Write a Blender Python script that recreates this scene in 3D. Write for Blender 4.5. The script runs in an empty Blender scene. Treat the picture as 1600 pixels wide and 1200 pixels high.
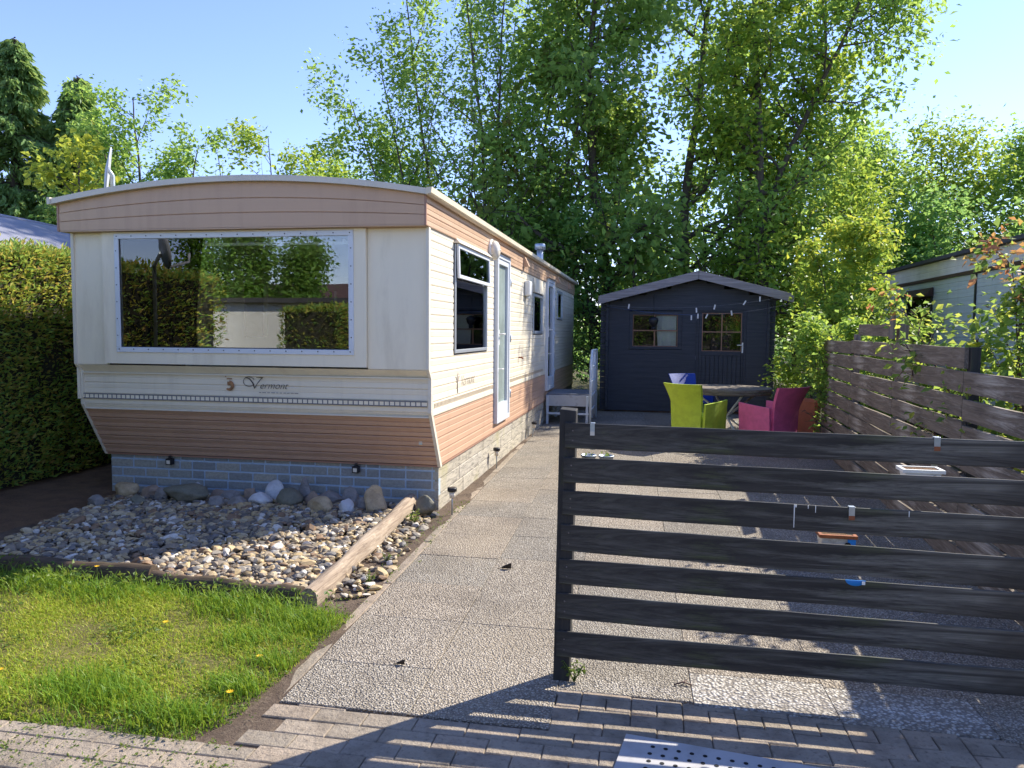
import bpy, math, random
import numpy as np
from mathutils import Vector, Matrix

# ------------------------------------------------------------------ camera, sky, sun
S = bpy.context.scene
COL = S.collection
R = math.radians

camd = bpy.data.cameras.new("camera")
camd.sensor_width = 36.0
camd.lens = 27.0
camd.clip_start = 0.05
camd.clip_end = 3000
cam = bpy.data.objects.new("camera", camd)
COL.objects.link(cam)
yaw, pitch, roll = R(10.446), R(3.9), R(0.464)
f0 = Vector((-math.sin(yaw), math.cos(yaw), 0)); r0 = Vector((math.cos(yaw), math.sin(yaw), 0)); u0 = Vector((0, 0, 1))
fw = f0 * math.cos(pitch) - u0 * math.sin(pitch)
up = u0 * math.cos(pitch) + f0 * math.sin(pitch)
rr = r0 * math.cos(roll) + up * math.sin(roll)
uu = up * math.cos(roll) - r0 * math.sin(roll)
M = Matrix((rr, uu, -fw)).transposed().to_4x4()
M.translation = Vector((0, 0, 1.6))
cam.matrix_world = M
S.camera = cam

SUN_AZ, SUN_EL = R(44.5), R(40.0)      # azimuth clockwise from +Y
W = bpy.data.worlds.new("World"); S.world = W; W.use_nodes = True
wn = W.node_tree; wn.nodes.clear()
sky = wn.nodes.new("ShaderNodeTexSky"); sky.sky_type = 'NISHITA'; sky.sun_disc = False
sky.sun_elevation = SUN_EL; sky.sun_rotation = SUN_AZ
sky.air_density = 0.95; sky.dust_density = 0.08; sky.ozone_density = 2.2; sky.altitude = 20
bg = wn.nodes.new("ShaderNodeBackground"); bg.inputs[1].default_value = 0.15
wo = wn.nodes.new("ShaderNodeOutputWorld")
tint = wn.nodes.new('ShaderNodeMix'); tint.data_type = 'RGBA'; tint.blend_type = 'MULTIPLY'; tint.inputs[0].default_value = 1.0; tint.inputs[7].default_value = (0.76, 0.725, 0.92, 1)
wn.links.new(sky.outputs[0], tint.inputs[6]); wn.links.new(tint.outputs[2], bg.inputs[0]); wn.links.new(bg.outputs[0], wo.inputs[0])
sd = bpy.data.lights.new("sun", 'SUN'); sd.energy = 4.1; sd.angle = R(0.5); sd.color = (1.0, 0.93, 0.80)
sun = bpy.data.objects.new("sun", sd); COL.objects.link(sun)
sv = Vector((math.sin(SUN_AZ) * math.cos(SUN_EL), math.cos(SUN_AZ) * math.cos(SUN_EL), math.sin(SUN_EL)))
sun.rotation_euler = (-sv).to_track_quat('-Z', 'Y').to_euler(); sun.location = (10, 10, 30)
vs = S.view_settings
vs.view_transform = 'Standard'; vs.look = 'None'; vs.exposure = 1.2; vs.gamma = 1.0; vs.use_curve_mapping = False
S.cycles.max_bounces = 7; S.cycles.transparent_max_bounces = 16; S.cycles.diffuse_bounces = 4
S.cycles.glossy_bounces = 4; S.cycles.transmission_bounces = 6

# ------------------------------------------------------------------ helpers: nodes
def srgb(h):
    h = h.lstrip('#')
    c = [int(h[i:i + 2], 16) / 255 for i in (0, 2, 4)]
    return tuple(x / 12.92 if x <= 0.04045 else ((x + 0.055) / 1.055) ** 2.4 for x in c)

class NT:
    def __init__(s, name):
        s.m = bpy.data.materials.new(name); s.m.use_nodes = True
        s.t = s.m.node_tree; s.t.nodes.clear()
        s.out = s.t.nodes.new("ShaderNodeOutputMaterial")
    def n(s, typ, ins=None, **kw):
        nd = s.t.nodes.new("ShaderNode" + typ)
        for k, v in kw.items(): setattr(nd, k, v)
        if ins:
            for k, v in ins.items(): s.set(nd.inputs[k], v)
        return nd
    def set(s, sock, v):
        if hasattr(v, 'node'): s.t.links.new(v, sock)
        elif hasattr(v, 'outputs'): s.t.links.new(v.outputs[0], sock)
        else:
            if sock.type == 'RGBA' and len(v) == 3: v = (*v, 1)
            sock.default_value = v
    def co(s, kind='Object', scale=(1, 1, 1), rot=(0, 0, 0)):
        tc = s.n("TexCoord")
        if scale == (1, 1, 1) and rot == (0, 0, 0): return tc.outputs[kind]
        mp = s.n("Mapping", {'Vector': tc.outputs[kind], 'Scale': scale, 'Rotation': rot})
        return mp.outputs[0]
    def noise(s, vec, scale, detail=4, rough=0.6, dist=0.0):
        return s.n("TexNoise", {'Vector': vec, 'Scale': scale, 'Detail': detail, 'Roughness': rough, 'Distortion': dist}).outputs[0]
    def ramp(s, fac, stops, interp='LINEAR'):
        r = s.n("ValToRGB", {'Fac': fac}); e = r.color_ramp.elements; r.color_ramp.interpolation = interp
        while len(e) < len(stops): e.new(0.5)
        for i, (p, c) in enumerate(stops):
            e[i].position = p
            if not hasattr(c, '__len__'): c = (c, c, c)
            e[i].color = (*c[:3], 1)
        return r.outputs[0]
    def mix(s, fac, a, b, blend='MIX'):
        m = s.n("Mix", data_type='RGBA', blend_type=blend)
        s.set(m.inputs[0], fac); s.set(m.inputs[6], a); s.set(m.inputs[7], b)
        return m.outputs[2]
    def math(s, op, a, b=0.0):
        m = s.n("Math", operation=op); s.set(m.inputs[0], a); s.set(m.inputs[1], b); return m.outputs[0]
    def bump(s, h, strength=0.3, dist=0.01):
        return s.n("Bump", {'Height': h, 'Strength': strength, 'Distance': dist}).outputs[0]
    def bsdf(s, color, rough=0.6, normal=None, metal=0.0, spec=0.5):
        b = s.n("BsdfPrincipled", {'Base Color': color, 'Roughness': rough, 'Metallic': metal, 'Specular IOR Level': spec})
        if normal is not None: s.set(b.inputs['Normal'], normal)
        s.set(s.out.inputs[0], b); return b

MATS = {}
def simple(name, col, rough=0.6, metal=0.0, var=0.12, vscale=3.0, bump=0.0, bscale=60, spec=0.5, dirt=None, dscale=2.0, dpos=(0.55, 0.8), stretch=(1, 1, 1)):
    t = NT(name); v = t.co('Object', stretch)
    n1 = t.noise(v, vscale, 5)
    lo = tuple(c * (1 - var) for c in col); hi = tuple(min(1, c * (1 + var)) for c in col)
    c = t.ramp(n1, [(0.3, lo), (0.7, hi)])
    if dirt is not None:
        d = t.noise(v, dscale, 6, 0.65)
        c = t.mix(t.ramp(d, [(dpos[0], 0), (dpos[1], 1)]), c, dirt)
    nm = t.bump(t.noise(v, bscale, 3), bump, 0.004) if bump else None
    t.bsdf(c, rough, nm, metal, spec)
    MATS[name] = t.m
    return t.m

def wood(name, base, dark, light=None, scale=1.0, axis='X', rough=0.8, bump=0.5, lightpos=(0.6, 0.75), moss=None):
    """weathered board: grain stretched along axis, worn lighter streaks"""
    t = NT(name)
    st = {'X': (1.2, 22, 22), 'Y': (22, 1.2, 22), 'Z': (22, 22, 1.2)}[axis]
    v = t.co('Object', tuple(a * scale for a in st))
    g = t.noise(v, 1.6, 8, 0.7, 0.6)
    c = t.ramp(g, [(0.3, dark), (0.65, base)])
    g2 = t.noise(v, 0.5, 8, 0.75, 1.0)
    if light is not None:
        big = t.noise(t.co('Object', tuple(a ** 0.4 for a in st)), 1.1, 4)
        k = t.math('MULTIPLY', t.ramp(g2, [(lightpos[0], 0), (lightpos[1], 1)]), t.ramp(big, [(0.38, 0), (0.60, 1)]))
        c = t.mix(k, c, light)
    if moss is not None:
        mz = t.noise(t.co('Object', tuple(a ** 0.3 for a in st)), 2.3, 6, 0.7)
        k = t.math('MULTIPLY', t.ramp(mz, [(0.55, 0), (0.72, 1)]), t.ramp(g, [(0.4, 0), (0.6, 1)]))
        c = t.mix(k, c, moss)
    t.bsdf(c, rough, t.bump(g, bump, 0.004), spec=0.3)
    MATS[name] = t.m
    return t.m

def leafmat(name, cols, trans=0.58, rough=0.5, patch=None):
    """cols: dark -> light greens picked per leaf"""
    t = NT(name)
    g = t.n("NewGeometry")
    rnd = g.outputs['Random Per Island']
    n = len(cols)
    c = t.ramp(rnd, [(i / max(1, n - 1), cols[i]) for i in range(n)])
    if patch is not None:
        pv = t.noise(t.co('Object'), patch[0], 3)
        c = t.mix(t.ramp(pv, [(patch[1], 0), (patch[1] + 0.12, 1)]), c, patch[2])
    d = t.n("BsdfPrincipled", {'Base Color': c, 'Roughness': rough, 'Specular IOR Level': 0.35})
    tc = t.mix(1.0, c, (1.12, 1.0, 0.40, 1), 'MULTIPLY')
    tb = t.n("Gamma", {'Color': tc, 'Gamma': 0.62})
    tr = t.n("BsdfTranslucent", {'Color': tb.outputs[0]})
    mx = t.n("MixShader"); t.set(mx.inputs[0], trans); t.set(mx.inputs[1], d); t.set(mx.inputs[2], tr)
    t.set(t.out.inputs[0], mx)
    MATS[name] = t.m
    return t.m

def glassmat(name, tint=(0.85, 0.9, 0.88), ior=2.0):
    t = NT(name)
    fr = t.n("Fresnel", {'IOR': ior})
    a = t.n("BsdfTransparent", {'Color': tint}); b = t.n("BsdfGlossy", {'Color': (1, 1, 1), 'Roughness': 0.0})
    v = t.noise(t.co('Object'), 1.2, 2)
    t.set(b.inputs['Normal'], t.bump(v, 0.02, 0.02))
    mx = t.n("MixShader"); t.set(mx.inputs[0], fr); t.set(mx.inputs[1], a); t.set(mx.inputs[2], b)
    t.set(t.out.inputs[0], mx); MATS[name] = t.m
    return t.m

# ------------------------------------------------------------------ helpers: meshes and objects
class MB:
    def __init__(s): s.v = []; s.f = []; s.mi = []; s.cur = 0; s.sm = []; s.smooth = False
    def add(s, vs, fs):
        o = len(s.v); s.v.extend(tuple(p) for p in vs)
        for f in fs:
            s.f.append(tuple(i + o for i in f)); s.mi.append(s.cur); s.sm.append(s.smooth)
    def box(s, x0, x1, y0, y1, z0, z1, T=None):
        vs = [(x0, y0, z0), (x1, y0, z0), (x1, y1, z0), (x0, y1, z0), (x0, y0, z1), (x1, y0, z1), (x1, y1, z1), (x0, y1, z1)]
        if T is not None: vs = [T @ Vector(p) for p in vs]
        s.add(vs, [(0, 3, 2, 1), (4, 5, 6, 7), (0, 1, 5, 4), (1, 2, 6, 5), (2, 3, 7, 6), (3, 0, 4, 7)])
        return s
    def hexa(s, p):   # 8 corners, bottom ccw then top ccw
        s.add(p, [(0, 3, 2, 1), (4, 5, 6, 7), (0, 1, 5, 4), (1, 2, 6, 5), (2, 3, 7, 6), (3, 0, 4, 7)]); return s
    def beam(s, a, b, w, h, up=(0, 0, 1)):
        a = Vector(a); b = Vector(b); d = (b - a).normalized(); u = Vector(up)
        if abs(d.dot(u)) > 0.98: u = Vector((0, 1, 0))
        r = d.cross(u).normalized() * w / 2; t = r.cross(d).normalized() * h / 2
        s.hexa([a - r - t, a + r - t, b + r - t, b - r - t, a - r + t, a + r + t, b + r + t, b - r + t]); return s
    def tube(s, pts, rad, n=8, caps=True):
        pts = [Vector(p) for p in pts]; k = len(pts)
        if not hasattr(rad, '__len__'): rad = [rad] * k
        o = len(s.v); ref = None
        for i in range(k):
            d = (pts[min(i + 1, k - 1)] - pts[max(i - 1, 0)])
            d = d.normalized() if d.length > 1e-9 else Vector((0, 0, 1))
            if ref is None: ref = Vector((1, 0, 0)) if abs(d.x) < 0.8 else Vector((0, 1, 0))
            a = (ref - d * ref.dot(d)).normalized(); b = d.cross(a); ref = a
            for j in range(n):
                t = 2 * math.pi * j / n
                s.v.append(tuple(pts[i] + (a * math.cos(t) + b * math.sin(t)) * rad[i]))
        for i in range(k - 1):
            for j in range(n):
                s.f.append((o + i * n + j, o + i * n + (j + 1) % n, o + (i + 1) * n + (j + 1) % n, o + (i + 1) * n + j)); s.mi.append(s.cur); s.sm.append(True)
        if caps:
            s.f.append(tuple(o + j for j in reversed(range(n)))); s.mi.append(s.cur); s.sm.append(False)
            s.f.append(tuple(o + (k - 1) * n + j for j in range(n))); s.mi.append(s.cur); s.sm.append(False)
        return s
    def lathe(s, c, prof, n=24, axis='Z'):
        c = Vector(c); o = len(s.v); k = len(prof)
        for (r, h) in prof:
            for j in range(n):
                t = 2 * math.pi * j / n
                p = Vector((r * math.cos(t), r * math.sin(t), h))
                if axis == 'X': p = Vector((h, r * math.cos(t), r * math.sin(t)))
                if axis == 'Y': p = Vector((r * math.sin(t), h, r * math.cos(t)))
                s.v.append(tuple(c + p))
        for i in range(k - 1):
            for j in range(n):
                s.f.append((o + i * n + j, o + i * n + (j + 1) % n, o + (i + 1) * n + (j + 1) % n, o + (i + 1) * n + j)); s.mi.append(s.cur); s.sm.append(True)
        s.f.append(tuple(o + j for j in reversed(range(n)))); s.mi.append(s.cur); s.sm.append(False)
        s.f.append(tuple(o + (k - 1) * n + j for j in range(n))); s.mi.append(s.cur); s.sm.append(False)
        return s
    def grid(s, rows):   # rows: list of equal-length point lists
        o = len(s.v); m = len(rows[0])
        for r in rows: s.v.extend(tuple(p) for p in r)
        for i in range(len(rows) - 1):
            for j in range(m - 1):
                s.f.append((o + i * m + j, o + i * m + j + 1, o + (i + 1) * m + j + 1, o + (i + 1) * m + j)); s.mi.append(s.cur); s.sm.append(s.smooth)
        return s
    def build(s, name, mats, parent=None, bevel=0.0, loc=None):
        off = Vector(loc) if loc is not None else (parent_world(parent) if parent else Vector((0, 0, 0)))
        if loc is not None and parent: pass
        me = bpy.data.meshes.new(name)
        me.from_pydata([tuple(Vector(p) - off) for p in s.v], [], s.f)
        if not isinstance(mats, (list, tuple)): mats = [mats]
        for m in mats: me.materials.append(MATS[m] if isinstance(m, str) else m)
        me.polygons.foreach_set('material_index', s.mi); me.polygons.foreach_set('use_smooth', s.sm)
        me.update()
        o = bpy.data.objects.new(name, me); COL.objects.link(o)
        if parent is not None:
            o.parent = parent
            if loc is not None: o.location = off - parent_world(parent)
        else: o.location = off
        if bevel:
            b = o.modifiers.new('bevel', 'BEVEL'); b.width = bevel; b.segments = 2; b.limit_method = 'ANGLE'; b.angle_limit = R(40)
        return o

def parent_world(p):
    v = Vector((0, 0, 0))
    while p is not None: v = v + p.location; p = p.parent
    return v
def tag(o, label=None, cat=None, group=None, kind=None):
    if label: o['label'] = label
    if cat: o['category'] = cat
    if group: o['group'] = group
    if kind: o['kind'] = kind
    return o
def thing(name, label, cat, loc=(0, 0, 0), group=None):
    o = bpy.data.objects.new(name, None); COL.objects.link(o); o.location = loc
    o.empty_display_size = 0.1
    return tag(o, label, cat, group)
def struct(o): o['kind'] = 'structure'; return o
def copy_tree(o, parent=None):
    c = o.copy(); COL.objects.link(c)
    if parent is not None: c.parent = parent
    for ch in list(o.children): copy_tree(ch, c)
    return c
def npmesh(name, V, F, mat, parent=None, smooth=False, loc=None):
    """V (n,3), F (m,k) numpy"""
    off = np.array(parent_world(parent)) if parent else np.array(loc if loc is not None else (0, 0, 0), float)
    V = np.asarray(V, np.float32) - off.astype(np.float32); F = np.asarray(F, np.int32)
    me = bpy.data.meshes.new(name); k = F.shape[1]
    me.vertices.add(len(V)); me.vertices.foreach_set('co', V.ravel())
    me.loops.add(F.size); me.loops.foreach_set('vertex_index', F.ravel())
    me.polygons.add(len(F)); me.polygons.foreach_set('loop_start', np.arange(0, F.size, k, dtype=np.int32))
    me.polygons.foreach_set('use_smooth', np.full(len(F), smooth))
    me.materials.append(MATS[mat]); me.update(calc_edges=True)
    o = bpy.data.objects.new(name, me); COL.objects.link(o)
    if parent is not None: o.parent = parent
    elif loc is not None: o.location = loc
    return o
def unit(a): return a / np.maximum(np.linalg.norm(a, axis=-1, keepdims=True), 1e-9)
def leaves(P, size, rng, droop=0.3, aspect=0.55, fold=0.12, out=None, outw=0.0, updir=0.6):
    """leaf quads at P: base, side, tip, side"""
    n = len(P); size = np.broadcast_to(size, (n,)) * rng.uniform(0.55, 1.4, n)
    a = unit(rng.normal(size=(n, 3))); a[:, 2] = a[:, 2] * 0.6 - droop
    if out is not None: a = a + out * outw
    a = unit(a)
    nn = rng.normal(size=(n, 3)); nn[:, 2] = np.abs(nn[:, 2]) + updir
    nn = unit(nn - a * (nn * a).sum(1, keepdims=True)); b = np.cross(a, nn)
    L = size[:, None]
    mid = P + a * L * 0.45
    V = np.stack([P, mid + b * L * aspect / 2 + nn * L * fold, P + a * L, mid - b * L * aspect / 2 + nn * L * fold], 1).reshape(-1, 3)
    F = np.arange(n * 4).reshape(n, 4)
    return V, F
# ------------------------------------------------------------------ materials
simple('cream', (0.86, 0.77, 0.585), 0.5, var=0.03, vscale=2, bump=0.12, bscale=180, dirt=(0.62, 0.53, 0.38), dscale=1.6, dpos=(0.52, 0.95), stretch=(3, 3, 0.7))
def siding_mat(name, col, dark, streak=0.35):
    t = NT(name); v = t.co('Object')
    a = t.noise(t.co('Object', (6, 6, 0.6)), 1.0, 6, 0.7)
    c = t.mix(t.ramp(a, [(0.5, 0), (0.85, streak)]), col, dark)
    b = t.noise(t.co('Object', (0.6, 0.6, 30)), 2.0, 5, 0.7)
    c = t.mix(t.ramp(b, [(0.35, 0.0), (0.75, 0.25)]), c, tuple(x * 0.8 for x in col))
    t.bsdf(c, 0.42, t.bump(t.noise(v, 120, 3), 0.08, 0.003))
    MATS[name] = t.m
siding_mat('siding_cream', (0.80, 0.72, 0.56), (0.42, 0.36, 0.27))
siding_mat('siding_brown', (0.57, 0.36, 0.24), (0.22, 0.12, 0.085), 0.3)
siding_mat('fascia_brown', (0.56, 0.37, 0.24), (0.22, 0.12, 0.09), 0.3)
siding_mat('siding_grey', (0.52, 0.57, 0.51), (0.30, 0.33, 0.28), 0.5)
siding_mat('roof_cream', (0.66, 0.60, 0.50), (0.30, 0.28, 0.24), 0.3)
simple('trim', (0.72, 0.66, 0.54), 0.4, var=0.05, dirt=(0.3, 0.25, 0.18), dscale=5, dpos=(0.62, 0.9))
simple('aluminium', (0.62, 0.66, 0.70), 0.35, 0.6, var=0.05)
simple('white_frame', (0.66, 0.69, 0.72), 0.35, 0.0, var=0.05)
simple('white_plastic', (0.78, 0.78, 0.74), 0.4)
simple('dark_rubber', (0.02, 0.02, 0.022), 0.6)
simple('black_metal', (0.015, 0.015, 0.017), 0.45)
simple('lens', (0.75, 0.68, 0.55), 0.15, var=0.1, vscale=30)
simple('rust', (0.30, 0.10, 0.04), 0.8, var=0.3, vscale=20)
simple('ink', (0.06, 0.045, 0.04), 0.6)
simple('ink_faint', (0.25, 0.21, 0.17), 0.6)
simple('emblem', (0.28, 0.14, 0.06), 0.6, var=0.5, vscale=30)
simple('interior_beige', (0.72, 0.66, 0.52), 0.8, var=0.04)
simple('interior_dark', (0.24, 0.16, 0.10), 0.7, var=0.3, vscale=5)
simple('wood_brown', (0.14, 0.055, 0.025), 0.4, var=0.3, vscale=6)
simple('curtain', (0.6, 0.55, 0.42), 0.9, var=0.1)
glassmat('glass', (0.96, 0.98, 0.96), 1.85)
glassmat('glass_dark', (0.85, 0.88, 0.88), 1.7)
simple('frosted', (0.30, 0.36, 0.33), 0.25, var=0.2, vscale=4)
simple('mirror', (0.8, 0.85, 0.83), 0.02, 1.0, var=0.0)
def skirtbrick():
    t = NT('blue_brick'); g = t.n("NewGeometry")
    c = t.ramp(g.outputs['Random Per Island'], [(0, (0.27, 0.29, 0.29)), (0.35, (0.37, 0.38, 0.34)), (0.7, (0.46, 0.44, 0.36)), (1, (0.32, 0.345, 0.35))])
    n = t.noise(t.co('Object'), 35, 6, 0.7)
    c = t.mix(t.ramp(n, [(0.4, 0), (0.75, 0.7)]), c, (0.2, 0.2, 0.19))
    t.bsdf(c, 0.7, t.bump(t.noise(t.co('Object', (1, 1, 3)), 26, 6, 0.7), 0.9, 0.012)); MATS['blue_brick'] = t.m
skirtbrick()
simple('mortar_blue', (0.40, 0.50, 0.60), 0.8, var=0.1, vscale=20, bump=0.2)
def skirtstone():
    t = NT('skirt_stone'); g = t.n("NewGeometry")
    c = t.ramp(g.outputs['Random Per Island'], [(0, (0.40, 0.36, 0.29)), (0.5, (0.50, 0.45, 0.35)), (1, (0.46, 0.42, 0.35))])
    st = t.noise(t.co('Object', (3, 2.2, 16)), 2.2, 8, 0.75, 0.8)
    c = t.mix(t.ramp(st, [(0.47, 0), (0.62, 0.85)]), c, (0.16, 0.145, 0.125))
    ms = t.noise(t.co('Object'), 1.1, 5)
    c = t.mix(t.ramp(ms, [(0.56, 0), (0.72, 0.6)]), c, (0.36, 0.34, 0.10))
    t.bsdf(c, 0.8, t.bump(st, 0.6, 0.01)); MATS['skirt_stone'] = t.m
skirtstone()

def aggregate(name, cols, scale, rough=0.85, dirt=(0.13, 0.11, 0.085), tint=0.07):
    t = NT(name); v = t.co('Object')
    vo = t.n("TexVoronoi", {'Vector': v, 'Scale': scale, 'Randomness': 1.0}, feature='F1')
    sep = t.n("SeparateColor", {'Color': vo.outputs['Color']})
    n = len(cols)
    c = t.ramp(sep.outputs[0], [(i / (n - 1), cols[i]) for i in range(n)])
    edge = t.ramp(vo.outputs['Distance'], [(0.36, 0), (0.58, 1)])
    c = t.mix(t.math('MULTIPLY', edge, 0.75), c, dirt)
    g = t.n("NewGeometry")
    ti = t.ramp(g.outputs['Random Per Island'], [(0, (1 - tint, 1 - tint, 1 - tint)), (0.5, (1, 0.99, 0.97)), (1, (1 + tint * 0.4, 1.0, 0.94))])
    c = t.mix(1.0, c, ti, 'MULTIPLY')
    st = t.noise(v, 1.3, 7, 0.7)
    c = t.mix(t.ramp(st, [(0.44, 0), (0.72, 0.6)]), c, dirt)
    s2 = t.noise(v, 0.55, 5, 0.6, 1.0)
    c = t.mix(t.ramp(s2, [(0.5, 0), (0.7, 0.4)]), c, (0.40, 0.33, 0.24))
    h = t.math('SUBTRACT', 1.0, vo.outputs['Distance'])
    hb = t.math('ADD', t.math('MULTIPLY', sep.outputs[1], 0.5), h)
    t.bsdf(c, rough, t.bump(hb, 1.0, 0.011), spec=0.25); MATS[name] = t.m
aggregate('aggregate', [(0.24, 0.215, 0.18), (0.52, 0.475, 0.40), (0.35, 0.315, 0.26), (0.60, 0.55, 0.47), (0.28, 0.25, 0.21), (0.69, 0.645, 0.56), (0.42, 0.37, 0.30)], 104, dirt=(0.13, 0.11, 0.088), tint=0.16)
aggregate('aggregate_white', [(0.28, 0.26, 0.24), (0.56, 0.53, 0.47), (0.66, 0.63, 0.58), (0.40, 0.37, 0.33), (0.6, 0.55, 0.47)], 66, dirt=(0.15, 0.13, 0.11), tint=0.05)
def paver():
    t = NT('paver'); v = t.co('Object'); g = t.n("NewGeometry")
    c = t.ramp(g.outputs['Random Per Island'], [(0, (0.28, 0.235, 0.18)), (0.4, (0.36, 0.30, 0.23)), (0.75, (0.40, 0.315, 0.235)), (1, (0.32, 0.275, 0.22))])
    n = t.noise(v, 160, 5, 0.8)
    c = t.mix(t.ramp(n, [(0.45, 0), (0.7, 0.6)]), c, (0.42, 0.37, 0.30))
    d = t.noise(v, 5, 8, 0.75)
    c = t.mix(t.ramp(d, [(0.46, 0), (0.70, 0.75)]), c, (0.15, 0.12, 0.09))
    d2 = t.noise(v, 45, 5, 0.7)
    c = t.mix(t.ramp(d2, [(0.54, 0), (0.68, 0.6)]), c, (0.13, 0.105, 0.08))
    t.bsdf(c, 0.9, t.bump(t.math('ADD', n, t.math('MULTIPLY', d2, 3.0)), 0.8, 0.006), spec=0.2); MATS['paver'] = t.m
paver()
def soilmat(name, a, b, c2, sc=3):
    t = NT(name); v = t.co('Object')
    n1 = t.noise(v, sc, 8, 0.7); n2 = t.noise(v, sc * 14, 6, 0.75)
    c = t.ramp(n1, [(0.35, a), (0.6, b)])
    c = t.mix(t.ramp(n2, [(0.5, 0), (0.68, 0.8)]), c, c2)
    t.bsdf(c, 0.95, t.bump(t.math('ADD', n2, n1), 0.9, 0.02), spec=0.2); MATS[name] = t.m
soilmat('soil', (0.085, 0.06, 0.045), (0.15, 0.11, 0.08), (0.21, 0.165, 0.12))
soilmat('earth', (0.05, 0.045, 0.025), (0.09, 0.085, 0.035), (0.13, 0.10, 0.06), 1.2)
soilmat('litter', (0.11, 0.07, 0.045), (0.19, 0.115, 0.065), (0.30, 0.17, 0.09), 6)
soilmat('turf', (0.12, 0.115, 0.035), (0.17, 0.165, 0.04), (0.27, 0.20, 0.11), 3.5)
def pebble(name, cols, bump=0.25):
    t = NT(name); g = t.n("NewGeometry"); n = len(cols)
    c = t.ramp(g.outputs['Random Per Island'], [(i / (n - 1), cols[i]) for i in range(n)], 'CONSTANT')
    nz = t.noise(t.co('Object'), 40, 6, 0.7)
    c = t.mix(t.ramp(nz, [(0.4, 0), (0.8, 0.6)]), c, (0.16, 0.13, 0.10))
    t.bsdf(c, 0.65, t.bump(nz, bump, 0.006), spec=0.4); MATS[name] = t.m
pebble('pebbles', [(0.42, 0.31, 0.17), (0.20, 0.165, 0.12), (0.52, 0.42, 0.26), (0.13, 0.115, 0.095), (0.46, 0.34, 0.17), (0.28, 0.225, 0.16), (0.66, 0.61, 0.52), (0.24, 0.15, 0.085), (0.33, 0.29, 0.23), (0.50, 0.37, 0.19), (0.17, 0.16, 0.15), (0.40, 0.36, 0.30)])
def boulder_mat(name, a, b, vein):
    t = NT(name); v = t.co('Object')
    n1 = t.noise(v, 7, 7, 0.7); n2 = t.noise(v, 30, 6, 0.75)
    c = t.mix(t.ramp(n2, [(0.5, 0), (0.7, 0.7)]), t.ramp(n1, [(0.35, a), (0.62, b)]), vein)
    t.bsdf(c, 0.7, t.bump(t.math('ADD', n1, n2), 0.5, 0.015)); MATS[name] = t.m
boulder_mat('rock_tan', (0.390, 0.286, 0.156), (0.572, 0.442, 0.260), (0.221, 0.163, 0.104))
boulder_mat('rock_grey', (0.195, 0.182, 0.169), (0.351, 0.319, 0.286), (0.117, 0.104, 0.091))
boulder_mat('rock_dark', (0.143, 0.143, 0.098), (0.221, 0.202, 0.143), (0.091, 0.085, 0.065))
boulder_mat('rock_pale', (0.546, 0.546, 0.546), (0.676, 0.676, 0.650), (0.390, 0.377, 0.364))
boulder_mat('rock_brown', (0.260, 0.182, 0.124), (0.403, 0.299, 0.215), (0.156, 0.111, 0.085))

wood('gate_wood', (0.052, 0.047, 0.041), (0.022, 0.021, 0.019), (0.21, 0.20, 0.17), 1.0, 'X', 0.65, 0.7, (0.45, 0.63), moss=(0.085, 0.10, 0.035))
wood('gate_post', (0.042, 0.039, 0.036), (0.022, 0.022, 0.024), (0.12, 0.12, 0.11), 1.0, 'Z', 0.7, 0.5, moss=(0.07, 0.08, 0.03))
wood('fence_wood', (0.235, 0.185, 0.14), (0.08, 0.062, 0.048), (0.50, 0.45, 0.38), 1.0, 'Y', 0.85, 0.9, (0.50, 0.66))
wood('fence_post', (0.25, 0.21, 0.18), (0.11, 0.09, 0.08), (0.38, 0.34, 0.3), 1.0, 'Z', 0.85, 0.8)
wood('log_dark', (0.13, 0.09, 0.06), (0.04, 0.03, 0.02), (0.22, 0.17, 0.1), 1.4, 'X', 0.9, 0.9, moss=(0.09, 0.085, 0.03))
wood('log_pale', (0.42, 0.33, 0.24), (0.13, 0.09, 0.065), (0.55, 0.47, 0.36), 1.5, 'Y', 0.9, 0.9, (0.5, 0.7))
wood('shed_wood', (0.060, 0.066, 0.078), (0.034, 0.038, 0.046), (0.10, 0.105, 0.115), 0.8, 'X', 0.6, 0.4)
wood('shed_fascia', (0.36, 0.32, 0.30), (0.17, 0.15, 0.14), (0.46, 0.42, 0.40), 0.8, 'X', 0.75, 0.5)
wood('muntin', (0.36, 0.20, 0.13), (0.24, 0.13, 0.09), None, 1, 'Z', 0.6, 0.2)
simple('roof_felt', (0.06, 0.06, 0.062), 0.9, var=0.2, vscale=8)
wood('table_wood', (0.24, 0.20, 0.155), (0.09, 0.075, 0.06), (0.36, 0.32, 0.27), 0.8, 'X', 0.8, 0.5, (0.5, 0.7))
def woven(name, col):
    t = NT(name); v = t.co('Object')
    w = t.n("TexWave", {'Vector': v, 'Scale': 55.0, 'Distortion': 0.3}, wave_type='BANDS', bands_direction='Z').outputs[1]
    w2 = t.n("TexWave", {'Vector': t.co('Object', (1, 1, 0.1)), 'Scale': 40.0}, wave_type='BANDS', bands_direction='DIAGONAL').outputs[1]
    n = t.noise(v, 9, 6, 0.7)
    c = t.mix(t.ramp(n, [(0.35, 0.0), (0.7, 0.6)]), col, tuple(x * 0.55 for x in col))
    c = t.mix(t.math('MULTIPLY', t.math('MULTIPLY', w, w2), 0.35), c, tuple(x * 0.55 for x in col))
    t.bsdf(c, 0.6, t.bump(t.math('ADD', w, w2), 0.35, 0.003)); MATS[name] = t.m
woven('weave_lime', (0.50, 0.66, 0.04)); woven('weave_pink', (0.72, 0.13, 0.28)); woven('weave_blue', (0.01, 0.055, 0.34)); woven('weave_rust', (0.60, 0.18, 0.09))
simple('galvanised', (0.45, 0.50, 0.54), 0.4, 0.7, var=0.15, vscale=12)
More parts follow.
